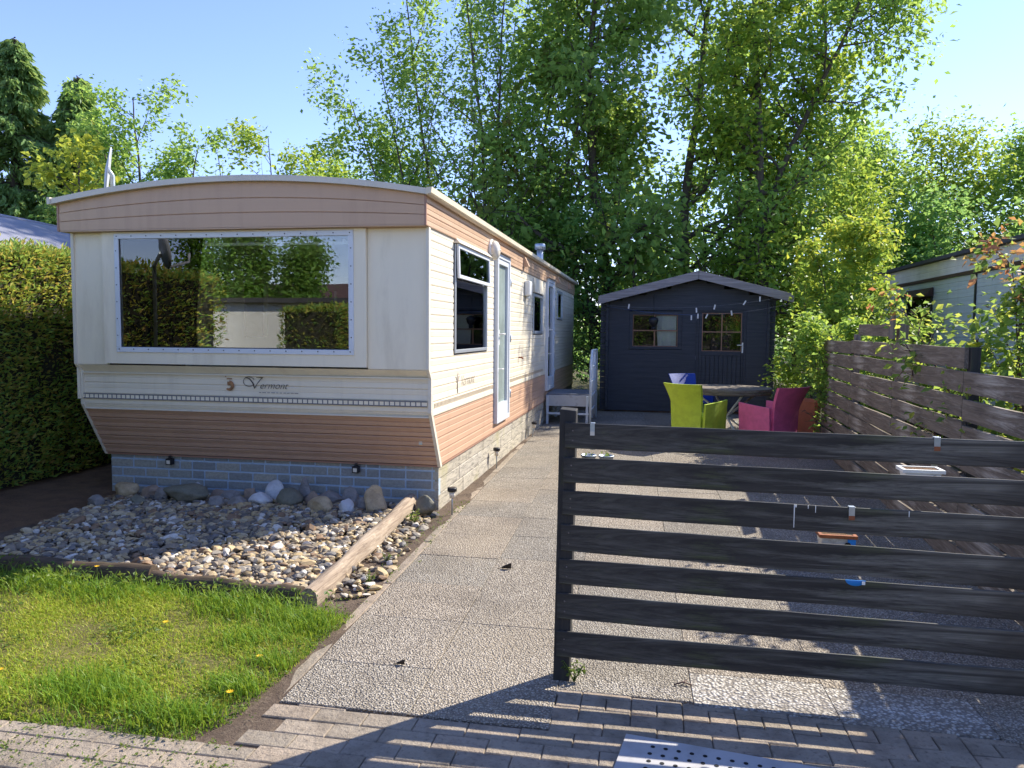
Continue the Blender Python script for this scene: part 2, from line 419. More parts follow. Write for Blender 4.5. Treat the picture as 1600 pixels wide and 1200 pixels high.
simple('plate_metal', (0.50, 0.49, 0.49), 0.5, 0.35, var=0.08, vscale=4, dirt=(0.3, 0.28, 0.26), dscale=5, dpos=(0.55, 0.9))
simple('hole', (0.008, 0.008, 0.008), 0.9)
simple('step_white', (0.52, 0.53, 0.52), 0.5, var=0.1, dirt=(0.2, 0.18, 0.16), dscale=6)
simple('step_tread', (0.16, 0.17, 0.19), 0.7, var=0.2, vscale=40, bump=0.4)
simple('rail_paint', (0.60, 0.66, 0.70), 0.5)
simple('blue_plastic', (0.02, 0.22, 0.62), 0.35)
simple('cream_plastic', (0.62, 0.57, 0.48), 0.5, dirt=(0.25, 0.18, 0.12), dscale=14)
simple('tent_grey', (0.22, 0.225, 0.27), 0.6, var=0.08)
simple('dish_grey', (0.42, 0.44, 0.46), 0.5)
simple('tile_roof', (0.10, 0.055, 0.05), 0.8, var=0.3, vscale=8)
simple('white_wall', (0.72, 0.70, 0.64), 0.6, var=0.05)
simple('parasol_cloth', (0.30, 0.27, 0.28), 0.9, var=0.15)
simple('rope_white', (0.16, 0.17, 0.20), 0.6)
simple('rope_blue', (0.05, 0.12, 0.3), 0.6)
simple('peg', (0.78, 0.76, 0.72), 0.5)
simple('bark', (0.085, 0.07, 0.055), 0.9, var=0.35, vscale=9, bump=0.8, bscale=25, stretch=(3, 3, 0.6))
simple('bark_pale', (0.13, 0.11, 0.085), 0.9, var=0.35, vscale=9, bump=0.6, bscale=25, stretch=(3, 3, 0.6))
simple('stem_red', (0.09, 0.045, 0.035), 0.7)
simple('dead_leaf', (0.035, 0.025, 0.018), 0.8)
simple('flower_yellow', (0.85, 0.50, 0.01), 0.6, var=0.1)
simple('tarp_sheet', (0.34, 0.38, 0.44), 0.7, var=0.2, vscale=3)
# foliage
leafmat('leaf_mid', [(0.095, 0.214, 0.045), (0.152, 0.301, 0.056), (0.219, 0.401, 0.076), (0.274, 0.477, 0.088)])
leafmat('leaf_dark', [(0.058, 0.145, 0.038), (0.094, 0.205, 0.048), (0.133, 0.253, 0.059)], 0.58)
leafmat('leaf_cool', [(0.092, 0.244, 0.075), (0.151, 0.335, 0.090), (0.201, 0.426, 0.122)], 0.58)
leafmat('leaf_maple', [(0.092, 0.210, 0.049), (0.155, 0.280, 0.062), (0.216, 0.392, 0.084)], 0.58, patch=(0.55, 0.56, (0.13, 0.115, 0.025)))
leafmat('leaf_bright', [(0.105, 0.216, 0.031), (0.164, 0.308, 0.039), (0.253, 0.400, 0.046), (0.387, 0.477, 0.046)], 0.5)
leafmat('leaf_yellow', [(0.196, 0.280, 0.028), (0.308, 0.392, 0.035), (0.448, 0.476, 0.042)], 0.5)
leafmat('leaf_redtip', [(0.073, 0.164, 0.036), (0.127, 0.255, 0.055), (0.218, 0.364, 0.055), (0.400, 0.455, 0.073)], 0.58)
leafmat('leaf_red', [(0.420, 0.112, 0.070), (0.500, 0.196, 0.098), (0.420, 0.280, 0.084)], 0.4)
leafmat('leaf_thuja', [(0.13, 0.26, 0.06), (0.20, 0.36, 0.07), (0.32, 0.43, 0.07), (0.48, 0.46, 0.08), (0.40, 0.26, 0.08)], 0.4)
leafmat('leaf_conifer', [(0.12, 0.22, 0.075), (0.17, 0.30, 0.09), (0.24, 0.38, 0.12)], 0.42)
leafmat('grass', [(0.18, 0.29, 0.020), (0.27, 0.38, 0.024), (0.37, 0.45, 0.033), (0.52, 0.46, 0.10)], 0.4, patch=(0.9, 0.57, (0.38, 0.36, 0.07)))
leafmat('grass_lush', [(0.10, 0.22, 0.014), (0.16, 0.29, 0.02), (0.24, 0.35, 0.025)], 0.38)
leafmat('weed', [(0.06, 0.12, 0.02), (0.11, 0.18, 0.03), (0.16, 0.22, 0.04)], 0.4)
# ------------------------------------------------------------------ ground, paving
rng = np.random.default_rng(7)
random.seed(5)
b = MB(); b.grid([[(x, y, -0.035) for x in (-300, -40, -12, 0, 12, 40, 300)] for y in (-200, -30, 0, 12, 30, 100, 600)])
struct(b.build('ground', 'earth'))
# bare soil round the beds and under the paving joints
b = MB(); nx, ny = 60, 90
rows = []
for j in range(ny + 1):
    y = 1.0 + j * 16.0 / ny; row = []
    for i in range(nx + 1):
        x = -6.4 + i * 9.6 / nx
        h = -0.014 + 0.006 * math.sin(x * 5.1 + y * 3.3) * math.sin(y * 4.7)
        row.append((x, y, h))
    rows.append(row)
b.smooth = True; b.grid(rows); struct(b.build('soil', 'soil'))
# leaf litter strip along the hedge
b = MB(); b.smooth = True
b.grid([[(-6.5 + i * 0.17, 4.7 + j * 0.2, 0.005 + 0.03 * math.exp(-((i - 3) / 4.0) ** 2) + 0.008 * math.sin(i * 2.1 + j * 1.7) - (0.03 if i > 8 else 0)) for i in range(10)] for j in range(26)])
struct(b.build('litter', 'litter'))

def slab(mb, x0, x1, y0, y1, z=0.0, ch=0.006, dz=0.0, shear=0.0):
    t = [(x0 + ch, y0 + ch, z), (x1 - ch, y0 + ch, z + dz), (x1 - ch, y1 - ch, z + dz), (x0 + ch, y1 - ch, z)]
    m = [(x0, y0, z - ch), (x1, y0, z - ch + dz), (x1, y1, z - ch + dz), (x0, y1, z - ch)]
    l = [(p[0], p[1], -0.05) for p in m]
    vs = t + m + l
    vs = [(p[0] + shear * (p[1] - y0), p[1], p[2]) for p in vs]
    fs = [(0, 1, 2, 3)]
    for i in range(4):
        k = (i + 1) % 4
        fs += [(4 + i, 4 + k, k, i), (8 + i, 8 + k, 4 + k, 4 + i)]
    mb.add(vs, fs)
# exposed aggregate slabs: side path and yard
b = MB(); g = 0.0012
def edge_y(x): return 2.985 if x < -0.45 else 3.345 - 0.055 * (x + 0.3)
cols = [-1.56, -0.98, -0.385, 0.21, 0.805, 1.4, 2.0, 2.7]
for ci in range(len(cols) - 1):
    x0, x1 = cols[ci], cols[ci + 1]
    ys = edge_y((x0 + x1) / 2); off = [0.43, 1.03, 0.62, 0.32, 0.32, 0.32, 0.45][ci]
    y = ys; first = True
    while y < 15.7:
        L = off if first else (1.23 if ci == 1 and y < 4.5 else 0.6)
        first = False
        z = random.uniform(-0.0012, 0.0012)
        b.cur = 1 if (ci in (3, 4) and y < 3.4 + 0.1) or (ci == 5 and y < 3.3) and False else 0
        sk = -0.0
        xs = lambda yy: -0.030 * (yy - 3.0)
        xm = xs(y)
        slab(b, x0 + xm + g, x1 + xm - g, y + g, min(y + L, 15.7) - g, z, 0.0025, random.uniform(-.0008, .0008), -0.030)
        y += L
b.cur = 0
struct(b.build('path', ['aggregate', 'aggregate_white']))
# thin concrete edging beside the path
b = MB(); y = 3.0
while y < 13:
    L = random.choice([0.8, 1.0, 0.97]); x = -1.565 - 0.030 * (y - 3.0)
    w = 0.075
    b.hexa([(x - w, y, -.05), (x - .006, y, -.05), (x - .03 * L - .006, y + L - .012, -.05), (x - .03 * L - w, y + L - .012, -.05),
            (x - w, y, -.013), (x - .006, y, -.009), (x - .03 * L - .006, y + L - .012, -.010), (x - .03 * L - w, y + L - .012, -.015)])
    y += L
struct(b.build('kerb', 'paver', bevel=0.008))
# concrete block paving in the foreground
b = MB(); pr = random.Random(12)
def border(x):
    if x < -1.47: return 2.615 + .012 * math.sin(x * 2.3)
    return 2.985 if x < -.42 else 3.352 - .055 * (x + .4)
for row in range(24):
    y = 3.40 - row * .106; x = -4.6 + (.108 if row % 2 else 0)
    while x < 3.0:
        L = .213; xc = x + L / 2; wv = .012 * math.sin(x * .9 + .4) + (-.055 * (x + .3) if x > -.3 else 0)
        y0, y1 = y - .1055 + wv, y - .0025 + wv; lim = border(xc)
        if y1 > lim + .001: y1 = lim
        if y1 - y0 > .018:
            z = pr.uniform(-.002, .0015) - .003
            if lim - y1 < .12 and x > -.45 and row > 0:
                slab(b, x + .001, x + L / 2 - .0015, y0, y1, z, .004, pr.uniform(-.001, .001)); slab(b, x + L / 2 + .0015, x + L, y0, y1, z, .004)
            else: slab(b, x, x + L, y0, y1, z, .004, pr.uniform(-.002, .002))
        x += .216
struct(b.build('paving', 'paver'))

# lawn: turf sheet and blades
LAWN = [(-7, 2.60), (-2.58, 2.63), (-1.76, 2.60), (-1.665, 2.85), (-1.655, 3.55), (-1.63, 4.0), (-1.86, 4.06), (-3.94, 4.28), (-4.7, 4.33), (-5.2, 5.0), (-7, 5.4)]
def inside(px, py, poly):
    c = np.zeros(len(px), bool); j = len(poly) - 1
    for i in range(len(poly)):
        xi, yi = poly[i]; xj, yj = poly[j]
        t = ((yi > py) != (yj > py)) & (px < (xj - xi) * (py - yi) / (yj - yi + 1e-12) + xi); c ^= t; j = i
    return c
def edge_dist(px, py, poly):
    d = np.full(np.shape(px), 9.0)
    for (x0, y0), (x1, y1) in zip(poly, poly[1:] + poly[:1]):
        ex, ey = x1 - x0, y1 - y0; t = np.clip(((px - x0) * ex + (py - y0) * ey) / (ex * ex + ey * ey), 0, 1)
        d = np.minimum(d, np.hypot(px - x0 - t * ex, py - y0 - t * ey))
    return d
def lawn_h(x, y): return -0.034 * (1 - np.clip(edge_dist(np.asarray(x), np.asarray(y), LAWN) / .13, 0, 1)) + 0.006 + 0.012 * np.sin(x * 3.1 + 1) * np.sin(y * 4.2) + 0.008 * np.sin(x * 9 + y * 7)
b = MB(); b.smooth = True
gx = np.linspace(-7, -1.6, 70); gy = np.linspace(2.58, 5.4, 40)
keep = {}
for j in range(len(gy)):
    for i in range(len(gx)):
        keep[(i, j)] = len(b.v); b.v.append((gx[i], gy[j], float(lawn_h(gx[i], gy[j]))))
for j in range(len(gy) - 1):
    for i in range(len(gx) - 1):
        if inside(np.array([(gx[i] + gx[i + 1]) / 2]), np.array([(gy[j] + gy[j + 1]) / 2]), LAWN)[0]:
            b.f.append((keep[i, j], keep[i + 1, j], keep[i + 1, j + 1], keep[i, j + 1])); b.mi.append(0); b.sm.append(True)
struct(b.build('lawn', 'turf'))
def blades(name, P, h, w, mat, lean=0.5, label=None):
    n = len(P); hh = h * rng.uniform(0.5, 1.35, n)
    az = rng.uniform(0, 2 * np.pi, n); ld = np.stack([np.cos(az), np.sin(az), np.zeros(n)], 1) * (rng.uniform(0.1, 1.0, n) * lean)[:, None]
    sd = np.stack([-np.sin(az + rng.normal(0, .8, n)), np.cos(az), np.zeros(n)], 1); sd = unit(sd)
    H = hh[:, None]; up_ = np.array([0, 0, 1.0])
    a = P - sd * w / 2; c = P + sd * w / 2
    m = P + up_ * H * 0.6 + ld * H * 0.35; m1 = m - sd * w * 0.4; m2 = m + sd * w * 0.4
    t = P + up_ * H * 0.95 + ld * H * 1.1
    V = np.stack([a, c, m2, t, m1], 1).reshape(-1, 3); i = np.arange(n) * 5
    F = np.concatenate([np.stack([i, i + 1, i + 2, i + 4], 1)]); 
    F2 = np.stack([i + 4, i + 2, i + 3, i + 3], 1)
    me = bpy.data.meshes.new(name)
    me.from_pydata(V.tolist(), [], F.tolist() + F2[:, :3].tolist())
    me.materials.append(MATS[mat]); o = bpy.data.objects.new(name, me); COL.objects.link(o)
    return o
def scatter(n, x0, x1, y0, y1): return rng.uniform(x0, x1, n), rng.uniform(y0, y1, n)
x, y = scatter(230000, -5.2, -1.6, 2.58, 4.5); k = inside(x, y, LAWN)
dens = 0.62 + 0.4 * np.sin(x * 4.3 + 2) * np.sin(y * 5.1 + 1) + 0.25 * np.sin(x * 11 + y * 7)
bare = np.exp(-((x + 2.05) ** 2 / .09 + (y - 3.25) ** 2 / .012)) + np.exp(-((x + 2.95) ** 2 / .05 + (y - 3.55) ** 2 / .012)) + .7 * np.exp(-((x + 2.6) ** 2 / .08 + (y - 3.3) ** 2 / .01)) + .6 * np.exp(-((x + 3.3) ** 2 / .06 + (y - 3.2) ** 2 / .01))
k &= rng.uniform(0, 1, len(x)) < np.clip(dens * .8, 0.22, .95) * (1 - .85 * np.clip(bare, 0, 1))
x, y = x[k], y[k]
tag(blades('grass', np.stack([x, y, lawn_h(x, y) - 0.004], 1), 0.019, 0.0046, 'grass', 1.7), 'short sunlit lawn grass between the paving and the gravel bed', 'grass', kind='stuff')
TUFTS = [(-2.45, 2.88, .24, 1000, .07), (-2.25, 2.86, .16, 300, .06), (-1.98, 2.76, .16, 500, .06), (-1.82, 2.78, .12, 260, .05), (-1.95, 3.55, .22, 800, .07), (-3.2, 4.0, .3, 700, .075), (-2.9, 4.05, .2, 350, .07), (-1.85, 3.8, .2, 900, .08), (-1.75, 3.3, .16, 500, .06), (-2.3, 3.95, .28, 900, .09), (-3.75, 4.1, .3, 800, .075), (-1.8, 3.05, .14, 500, .06)]
pts = []; hs = []
for (tx, ty, tr, tn, th) in TUFTS:
    a = rng.normal(size=(tn, 2)) * tr * 0.45; pts.append(np.stack([tx + a[:, 0] * 1.3, ty + a[:, 1] * .8, np.zeros(tn)], 1)); hs.append(np.full(tn, th))
ex_, ey_ = scatter(60000, -5.2, -1.6, 2.58, 4.5); ed_ = edge_dist(ex_, ey_, LAWN); kk = inside(ex_, ey_, LAWN) & (ed_ < .05 + .06 * np.abs(np.sin(ex_ * 13 + ey_ * 9)))
ex_, ey_ = ex_[kk][:6500], ey_[kk][:6500]
pts.append(np.stack([ex_, ey_, ex_ * 0 - .015], 1)); hs.append(rng.uniform(.012, .030, len(ex_)))
P = np.concatenate(pts); hs = np.concatenate(hs); k = inside(P[:, 0], P[:, 1], LAWN); P = P[k]; hs = hs[k]
tag(blades('long_grass', P, hs, 0.0048, 'grass_lush', 1.15), 'taller lush green grass tufts left unmown at the lawn edges', 'grass', kind='stuff')
# broad leaved ground cover at lawn edge
x, y = scatter(11000, -5.2, -1.6, 2.6, 4.45); k = inside(x, y, LAWN)
k &= (np.abs(y - 4.12) < 0.18 + 0.1 * np.sin(x * 5)) | ((x > -1.95) & (np.sin(y * 9) > -0.2)) | (np.sin(x * 6.1 + np.sin(y * 3)) * np.sin(y * 8.3 + x) > 0.45) | ((x < -3.8) & (y > 3.9))
x, y = x[k], y[k]
V, F = leaves(np.stack([x, y, 0.01 + rng.uniform(0, 1, len(x)) ** 2 * np.where(y > 3.95, 0.11, 0.022)], 1), np.where(y > 3.95, .032, .022), rng, 0.0, 0.6)
tag(npmesh('lawn_weeds', V, F, 'weed'), 'low leafy weeds growing along the edges of the lawn', 'weeds', kind='stuff')
# small weeds and moss in the paving joints
pp = []
for _ in range(420):
    if random.random() < .6: px_, py_ = random.uniform(-3.2, -1.5), random.uniform(2.3, 2.64) 
    else: px_, py_ = random.choice([-1.63, -1.66, -1.7]) - .03 * random.uniform(0, 6) + random.gauss(0, .03), random.uniform(2.7, 7)
    for q in range(5): pp.append((px_ + random.gauss(0, .012), py_ + random.gauss(0, .012), -0.006 + random.uniform(0, .012)))
V, F = leaves(np.array(pp), 0.014, rng, 0.0, 0.6)
tag(npmesh('joint_weeds', V, F, 'weed'), 'tiny weeds and moss in the joints of the paving blocks', 'weeds', kind='stuff')

# ------------------------------------------------------------------ gravel bed, boulders, logs
def ico(sub):
    import bmesh
    bm = bmesh.new(); bmesh.ops.create_icosphere(bm, subdivisions=sub, radius=1.0)
    v = np.array([p.co[:] for p in bm.verts]); f = np.array([[q.index for q in t.verts] for t in bm.faces]); bm.free(); return v, f
IV, IF = ico(2); IV3, IF3 = ico(4); IV1, IF1 = ico(1)
def vnoise(v, seed, amp, fr=1.6):
    r = np.random.default_rng(seed); o = np.zeros(len(v))
    for k in range(5):
        d = unit(r.normal(size=3)) * fr * (1 + k * 0.55); o += np.sin(v @ d + r.uniform(0, 6.28)) / (1 + k * 0.6)
    return 1 + amp * o
def stones(P, S, seed0=0, flat=0.6, tmpl=(IV, IF)):
    Vt, Ft = tmpl; n = len(P); outV = []; outF = []
    r = np.random.default_rng(seed0)
    shapes = []
    for q in range(24):
        v = Vt * vnoise(Vt, seed0 + q, 0.16)[:, None]
        for _ in range(9):                       # chipped facets
            d = unit(r.normal(size=3)); c = r.uniform(0.42, 0.82); s_ = v @ d; v = v - d * np.maximum(s_ - c, 0)[:, None] * 0.85
        shapes.append(v)
    for i in range(n):
        v = shapes[r.integers(24)] * (np.array([1, r.uniform(.6, .9), r.uniform(flat * .6, flat * 1.15)]) * S[i])
        a = r.uniform(0, 6.28); tl = r.normal(0, .35)
        Rz = np.array([[math.cos(a), -math.sin(a), 0], [math.sin(a), math.cos(a), 0], [0, 0, 1]])
        Rx = np.array([[1, 0, 0], [0, math.cos(tl), -math.sin(tl)], [0, math.sin(tl), math.cos(tl)]])
        outV.append(v @ (Rz @ Rx).T + P[i]); outF.append(Ft + i * len(Vt))
    return np.concatenate(outV), np.concatenate(outF)
BED = [(-5.02, 6.5), (-4.9, 5.7), (-4.74, 4.9), (-4.62, 4.42), (-3.9, 4.40), (-2.02, 4.22), (-2.06, 5.3), (-2.12, 6.52)]
x, y = scatter(9500, -5.1, -1.95, 4.2, 6.55); k = inside(x, y, BED)
x, y = x[k], y[k]; x = x[:6300]; y = y[:6300]
z = -0.002 + 0.05 * np.clip((y - 4.2) / 1.2, 0.2, 1) * np.clip((x + 5.1) / .5, 0.1, 1) + rng.uniform(-.012, .012, len(x))
V, F = stones(np.stack([x, y, z], 1), rng.gamma(5, 0.0047, len(x)) + 0.008, 11)
b = MB(); b.smooth = True
b.grid([[(-5.0 + 2.95 * i / 12 - (0.05 * (j / 10) if i == 12 else 0), 4.3 + 2.22 * j / 10, 0.012 if 0 < i < 12 and 0 < j else -0.02) for i in range(13)] for j in range(11)])
struct(b.build('bed', 'soil'))
tag(npmesh('gravel', V, F, 'pebbles', smooth=False), 'rounded beige and grey gravel stones filling the bed in front of the caravan', 'gravel', kind='stuff')
xs = rng.uniform(0, 1, 330); ys = rng.uniform(4.25, 6.45, 330)
xe = -1.98 - 0.06 * (ys - 4.2) + xs ** 1.6 * (0.33 - 0.03 * (ys - 4.2))
V, F = stones(np.stack([xe, ys, rng.uniform(-.01, .012, 330)], 1), rng.gamma(8, 0.0034, 330) + 0.006, 77)
tag(npmesh('stray_gravel', V, F, 'pebbles', smooth=False), 'loose stray gravel stones on the soil beside the pale log', 'gravel', kind='stuff')

def boulder(x, y, w, h, mat, seed, label, rot=0.0, point=0.0):
    v = IV3.copy(); v = v * vnoise(v, 900 + seed, 0.10, 1.3)[:, None]
    r = np.random.default_rng(seed)
    for _ in range(8):
        d = unit(r.normal(size=3)); c = r.uniform(0.55, 0.88); s_ = v @ d; v = v - d * np.maximum(s_ - c, 0)[:, None] * 0.85
    v = v * vnoise(v, 500 + seed, 0.016, 9)[:, None] * vnoise(v, 700 + seed, 0.03, 4)[:, None]
    if point: v[:, :2] *= (1 - point * np.clip(v[:, 2:3], -0.3, 1))
    v = v * np.array([w / 2, w / 2 * 0.75, h * 0.62])
    a = r.uniform(-.25, .25) + rot
    v = v @ np.array([[math.cos(a), math.sin(a), 0], [-math.sin(a), math.cos(a), 0], [0, 0, 1]])
    o = npmesh('boulder', v + np.array([x, y, h * 0.42 + 0.02]), IF3, mat, smooth=True, loc=(x, y, 0))
    tag(o, label, 'boulder', 'boulders along the brick skirting')
BL = [(-4.84, 6.35, .26, .15, 'rock_tan', 'smooth tan oval boulder at the left end of the row against the blue bricks'),
 (-4.58, 6.34, .20, .14, 'rock_brown', 'smooth brown grey egg shaped boulder second from the left end of the row'),
 (-4.40, 6.24, .15, .12, 'rock_grey', 'small grey boulder between the brown egg shaped one and the wide mossy one'),
 (-4.13, 6.24, .39, .18, 'rock_dark', 'widest boulder of the row, dark olive and mossy'),
 (-4.18, 6.50, .14, .15, 'rock_pale', 'small pale boulder showing just above the wide mossy boulder'),
 (-3.79, 6.14, .155, .11, 'rock_grey', 'small dark grey boulder directly right of the wide mossy one'),
 (-3.98, 6.47, .14, .09, 'rock_brown', 'small brownish boulder tucked behind the right end of the mossy one'),
 (-3.61, 6.17, .185, .11, 'rock_grey', 'flat rounded grey boulder left of the white one'),
 (-3.79, 6.40, .17, .10, 'rock_grey', 'low grey boulder behind the two small grey ones, against the bricks'),
 (-3.64, 6.47, .12, .14, 'rock_brown', 'little upright brown boulder behind and left of the white one'),
 (-3.43, 6.28, .24, .13, 'rock_pale', 'whitest boulder of the row, slanting oval'),
 (-3.40, 6.47, .17, .18, 'rock_pale', 'pale rounded boulder standing behind the white one'),
 (-3.16, 6.30, .28, .18, 'rock_dark', 'large rough grey green boulder in the middle of the row'),
 (-3.10, 6.47, .15, .24, 'rock_grey', 'pointed triangular grey boulder leaning on the bricks'),
 (-2.98, 6.38, .17, .12, 'rock_brown', 'flat brown boulder right below the pointed one'),
 (-2.81, 6.14, .25, .14, 'rock_tan', 'tan rounded boulder in front of the dark flat ones, right half of the row'),
 (-4.86, 6.00, .16, .09, 'rock_grey', 'small grey boulder lying in front of the left end of the row'),
 (-4.52, 6.07, .16, .09, 'rock_dark', 'small olive boulder lying in front of the brown egg shaped one'),
 (-2.84, 6.42, .25, .14, 'rock_grey', 'wide dark flat boulder behind the tan one'),
 (-2.59, 6.17, .145, .15, 'rock_pale', 'pale grey lumpy boulder between the tan one and the big round one'),
 (-2.66, 6.47, .155, .17, 'rock_grey', 'dark grey boulder against the bricks behind the pale lumpy one'),
 (-2.49, 6.28, .12, .12, 'rock_grey', 'narrow dark boulder wedged left of the big round one'),
 (-2.34, 6.25, .235, .22, 'rock_tan', 'big round tan boulder, tallest near the pale log'),
 (-2.19, 6.14, .15, .07, 'rock_tan', 'low flat tan stone lying beside the pale log'),
 (-1.93, 6.38, .22, .14, 'rock_dark', 'dark mossy boulder at the right corner of the skirting, beyond the pale log')]
for i, t in enumerate(BL): boulder(t[0], t[1] - .01, t[2] * 1.03, t[3] * 1.02, t[4], i * 3 + 1, t[5], point=0.55 if 'pointed' in t[5] else 0.0)

def log(name, a, b_, w, h, mat, label, seed):
    a = Vector(a); b_ = Vector(b_); d = (b_ - a); n = 26; r = random.Random(seed)
    mb = MB(); rows = []
    side = Vector((-d.y, d.x, 0)).normalized()
    prof = [(-1, 0), (-.98, .35), (-.75, .72), (-.35, .95), (.05, 1), (.45, .9), (.8, .65), (1, .3), (1, 0)]
    for i in range(n + 1):
        p = a + d * i / n; ww = w / 2 * (1 + .08 * math.sin(i * .7 + seed) + r.uniform(-.04, .04)); hh = h * (1 + .08 * math.sin(i * .5 + 2) + r.uniform(-.04, .04))
        rows.append([p + side * (q[0] * ww + r.uniform(-.004, .004)) + Vector((0, 0, q[1] * hh + r.uniform(-.004, .004) - .02)) for q in prof])
    mb.smooth = True; mb.grid(rows); mb.smooth = False
    m = len(prof); o = len(mb.v); mb.v += [tuple(p) for p in rows[0]] + [tuple(p) for p in rows[-1]]
    mb.f += [tuple(o + i for i in range(m)), tuple(o + m + i for i in reversed(range(m)))]; mb.mi += [0, 0]; mb.sm += [False, False]
    tag(mb.build(name, mat, loc=tuple(a)), label, 'log')
log('edging_log', (-4.75, 4.36, 0.0), (-3.1, 4.30, .01), .12, .105, 'log_dark', 'dark mossy left log of the front edging between lawn and gravel', 3)
log('edging_log', (-3.08, 4.27, 0.0), (-2.02, 4.17, .0), .11, .095, 'log_dark', 'dark front edging log meeting the pale log at the corner', 9)
log('edging_log', (-1.97, 4.13, 0.0), (-2.10, 6.50, .07), .125, .10, 'log_pale', 'pale split log running from the lawn corner to the skirting', 5)

# dead leaves and twig on the paving
for (lx, ly, s, lab) in [(-0.95, 5.0, .065, 'dark curled dead leaf lying on the path right of the pale log'), (-1.165, 3.43, .04, 'small dark dead leaf on the slabs near the lawn edge')]:
    mb = MB(); mb.grid([[(lx + s * (u - .5), ly + s * .6 * (v - .5) * (1 - abs(u - .5)), .004 + s * .9 * abs(v - .5) * (0.3 + u)) for v in (0, .25, .5, .75, 1)] for u in (0, .25, .5, .75, 1)])
    mb.tube([(lx - s * .5, ly, .006), (lx - s * .9, ly - s * .2, .004)], .002, 5)
    tag(mb.build('dead_leaf', 'dead_leaf', loc=(lx, ly, 0)), lab, 'leaf')
mb = MB(); mb.tube([(.12, 3.47, .005), (.16, 3.49, .012), (.2, 3.48, .006)], .004, 5); mb.tube([(.16, 3.49, .012), (.18, 3.52, .008)], .003, 5)
tag(mb.build('twig', 'stem_red', loc=(.15, 3.48, 0)), 'thin reddish twig lying on the white pebble slab behind the gate', 'twig')
# yellow flowers
for (fx, fy, fh, lab) in [(-3.43, 4.2, .10, 'yellow flower in front of the dark left edging log'), (-2.55, 3.62, .03, 'yellow flower in the middle of the lawn'), (-1.83, 3.30, .04, 'yellow flower in the lawn nearest the right edge gravel corner'),
                     (-1.76, 2.92, .05, 'yellow flower on the lawn edge beside the bare soil, lowest right'), (-2.36, 4.0, .05, 'yellow flower among the weeds under the front log'), (-2.93, 2.95, .03, 'yellow flower at the left edge of the lawn near the paving')]:
    t = thing('flower', lab, 'flower', (fx, fy, 0), 'yellow flowers in the lawn')
    mb = MB(); mb.tube([(fx, fy, 0), (fx + .005, fy, fh)], .0015, 5); mb.build('stem', 'weed', t)
    mb = MB(); c = Vector((fx + .005, fy, fh))
    for k in range(10):
        a = k * .628; mb.add([c, c + Vector((math.cos(a - .25) * .011, math.sin(a - .25) * .011, .004)), c + Vector((math.cos(a) * .018, math.sin(a) * .018, .006)), c + Vector((math.cos(a + .25) * .011, math.sin(a + .25) * .011, .004))], [(0, 1, 2, 3)])
    mb.build('petals', 'flower_yellow', t)
# small plants
def weed_plant(x, y, h, n, lab, seed):
    r = np.random.default_rng(seed); t = thing('weed', lab, 'weed', (x, y, 0))
    mb = MB(); P = []
    for k in range(6):
        a = r.uniform(0, 6.28); e = Vector((x + math.cos(a) * h * .5, y + math.sin(a) * h * .5, h * r.uniform(.6, 1)))
        mb.tube([(x, y, 0), ((x + e.x) / 2, (y + e.y) / 2, e.z * .6), e], [.003, .002, .001], 5)
        for q in range(n): s = r.uniform(.25, 1); P.append((x + (e.x - x) * s, y + (e.y - y) * s, e.z * s))
    mb.build('stems', 'weed', t); V, F = leaves(np.array(P), h * .28, r, .1, .5); npmesh('foliage', V, F, 'weed', t)
weed_plant(-.33, 3.42, .10, 7, 'small green weed at the foot of the black gate post', 1)
weed_plant(-1.93, 6.06, .12, 8, 'green weed on the soil by the skirting corner boulder', 2)
weed_plant(-1.75, 4.55, .07, 7, 'small yellowish weed among stray stones beside the path', 3)
weed_plant(-1.80, 5.0, .06, 7, 'small green weed among stray stones under the pale log', 4)
# ------------------------------------------------------------------ the caravan
XL, XR, YB = -5.22, -1.87, 18.0
CV = thing('static_caravan', 'long cream and brown static caravan on a blue brick skirting beside the path', 'caravan', (-3.55, 6.6, 0))
LAP = [(0.0, -.0035), (.03, .0035), (.10, .007), (.45, .004), (.50, .0005), (.55, .004), (.9, .006), (.97, .003), (1.0, -.0035)]
def siding(mb, axis, u0, u1, z0, z1, base, sign, zref=0.0, pitch=.125, amp=1.0):
    """profiled sheet cladding. axis: run direction; u0/u1: number or f(z); base: f(z) or number on the normal axis"""
    fn = lambda q: q if callable(q) else (lambda z: q)
    u0, u1, base = fn(u0), fn(u1), fn(base)
    zs = set([z0, z1]); k = math.floor((z0 - zref) / pitch) - 1
    prof = {}
    def off(z):
        t = ((z - zref) / pitch) % 1.0
        for (a, oa), (c, oc) in zip(LAP, LAP[1:]):
            if a <= t <= c: return (oa + (oc - oa) * (t - a) / (c - a)) * amp
        return 0
    while zref + k * pitch < z1 + pitch:
        for (t, o) in LAP[:-1]:
            z = zref + (k + t) * pitch
            if z0 < z < z1: zs.add(round(z, 5))
        k += 1
    rows = []
    for z in sorted(zs):
        n = base(z) + sign * off(z); a, c = u0(z), u1(z)
        pa, pc = ((a, n, z), (c, n, z)) if axis == 'x' else ((n, a, z), (n, c, z))
        rows.append([pa, pc] if (axis == 'x' and sign < 0) or (axis == 'y' and sign > 0) else [pc, pa])
    mb.grid(rows)
def front_y(z): return 6.29 if z > .9 else 6.29 + (.9 - z) / .5 * .29
OPEN = [(7.06, 8.48, 1.39, 2.42), (8.92, 9.72, .50, 2.53), (11.85, 12.85, 1.57, 2.20), (13.3, 14.2, .57, 2.53), (14.85, 15.70, 1.85, 2.39)]
edges = sorted(set([YB] + [v for o in OPEN for v in o[:2]]))
lo = MB(); md = MB(); fa = MB()
ya = front_y
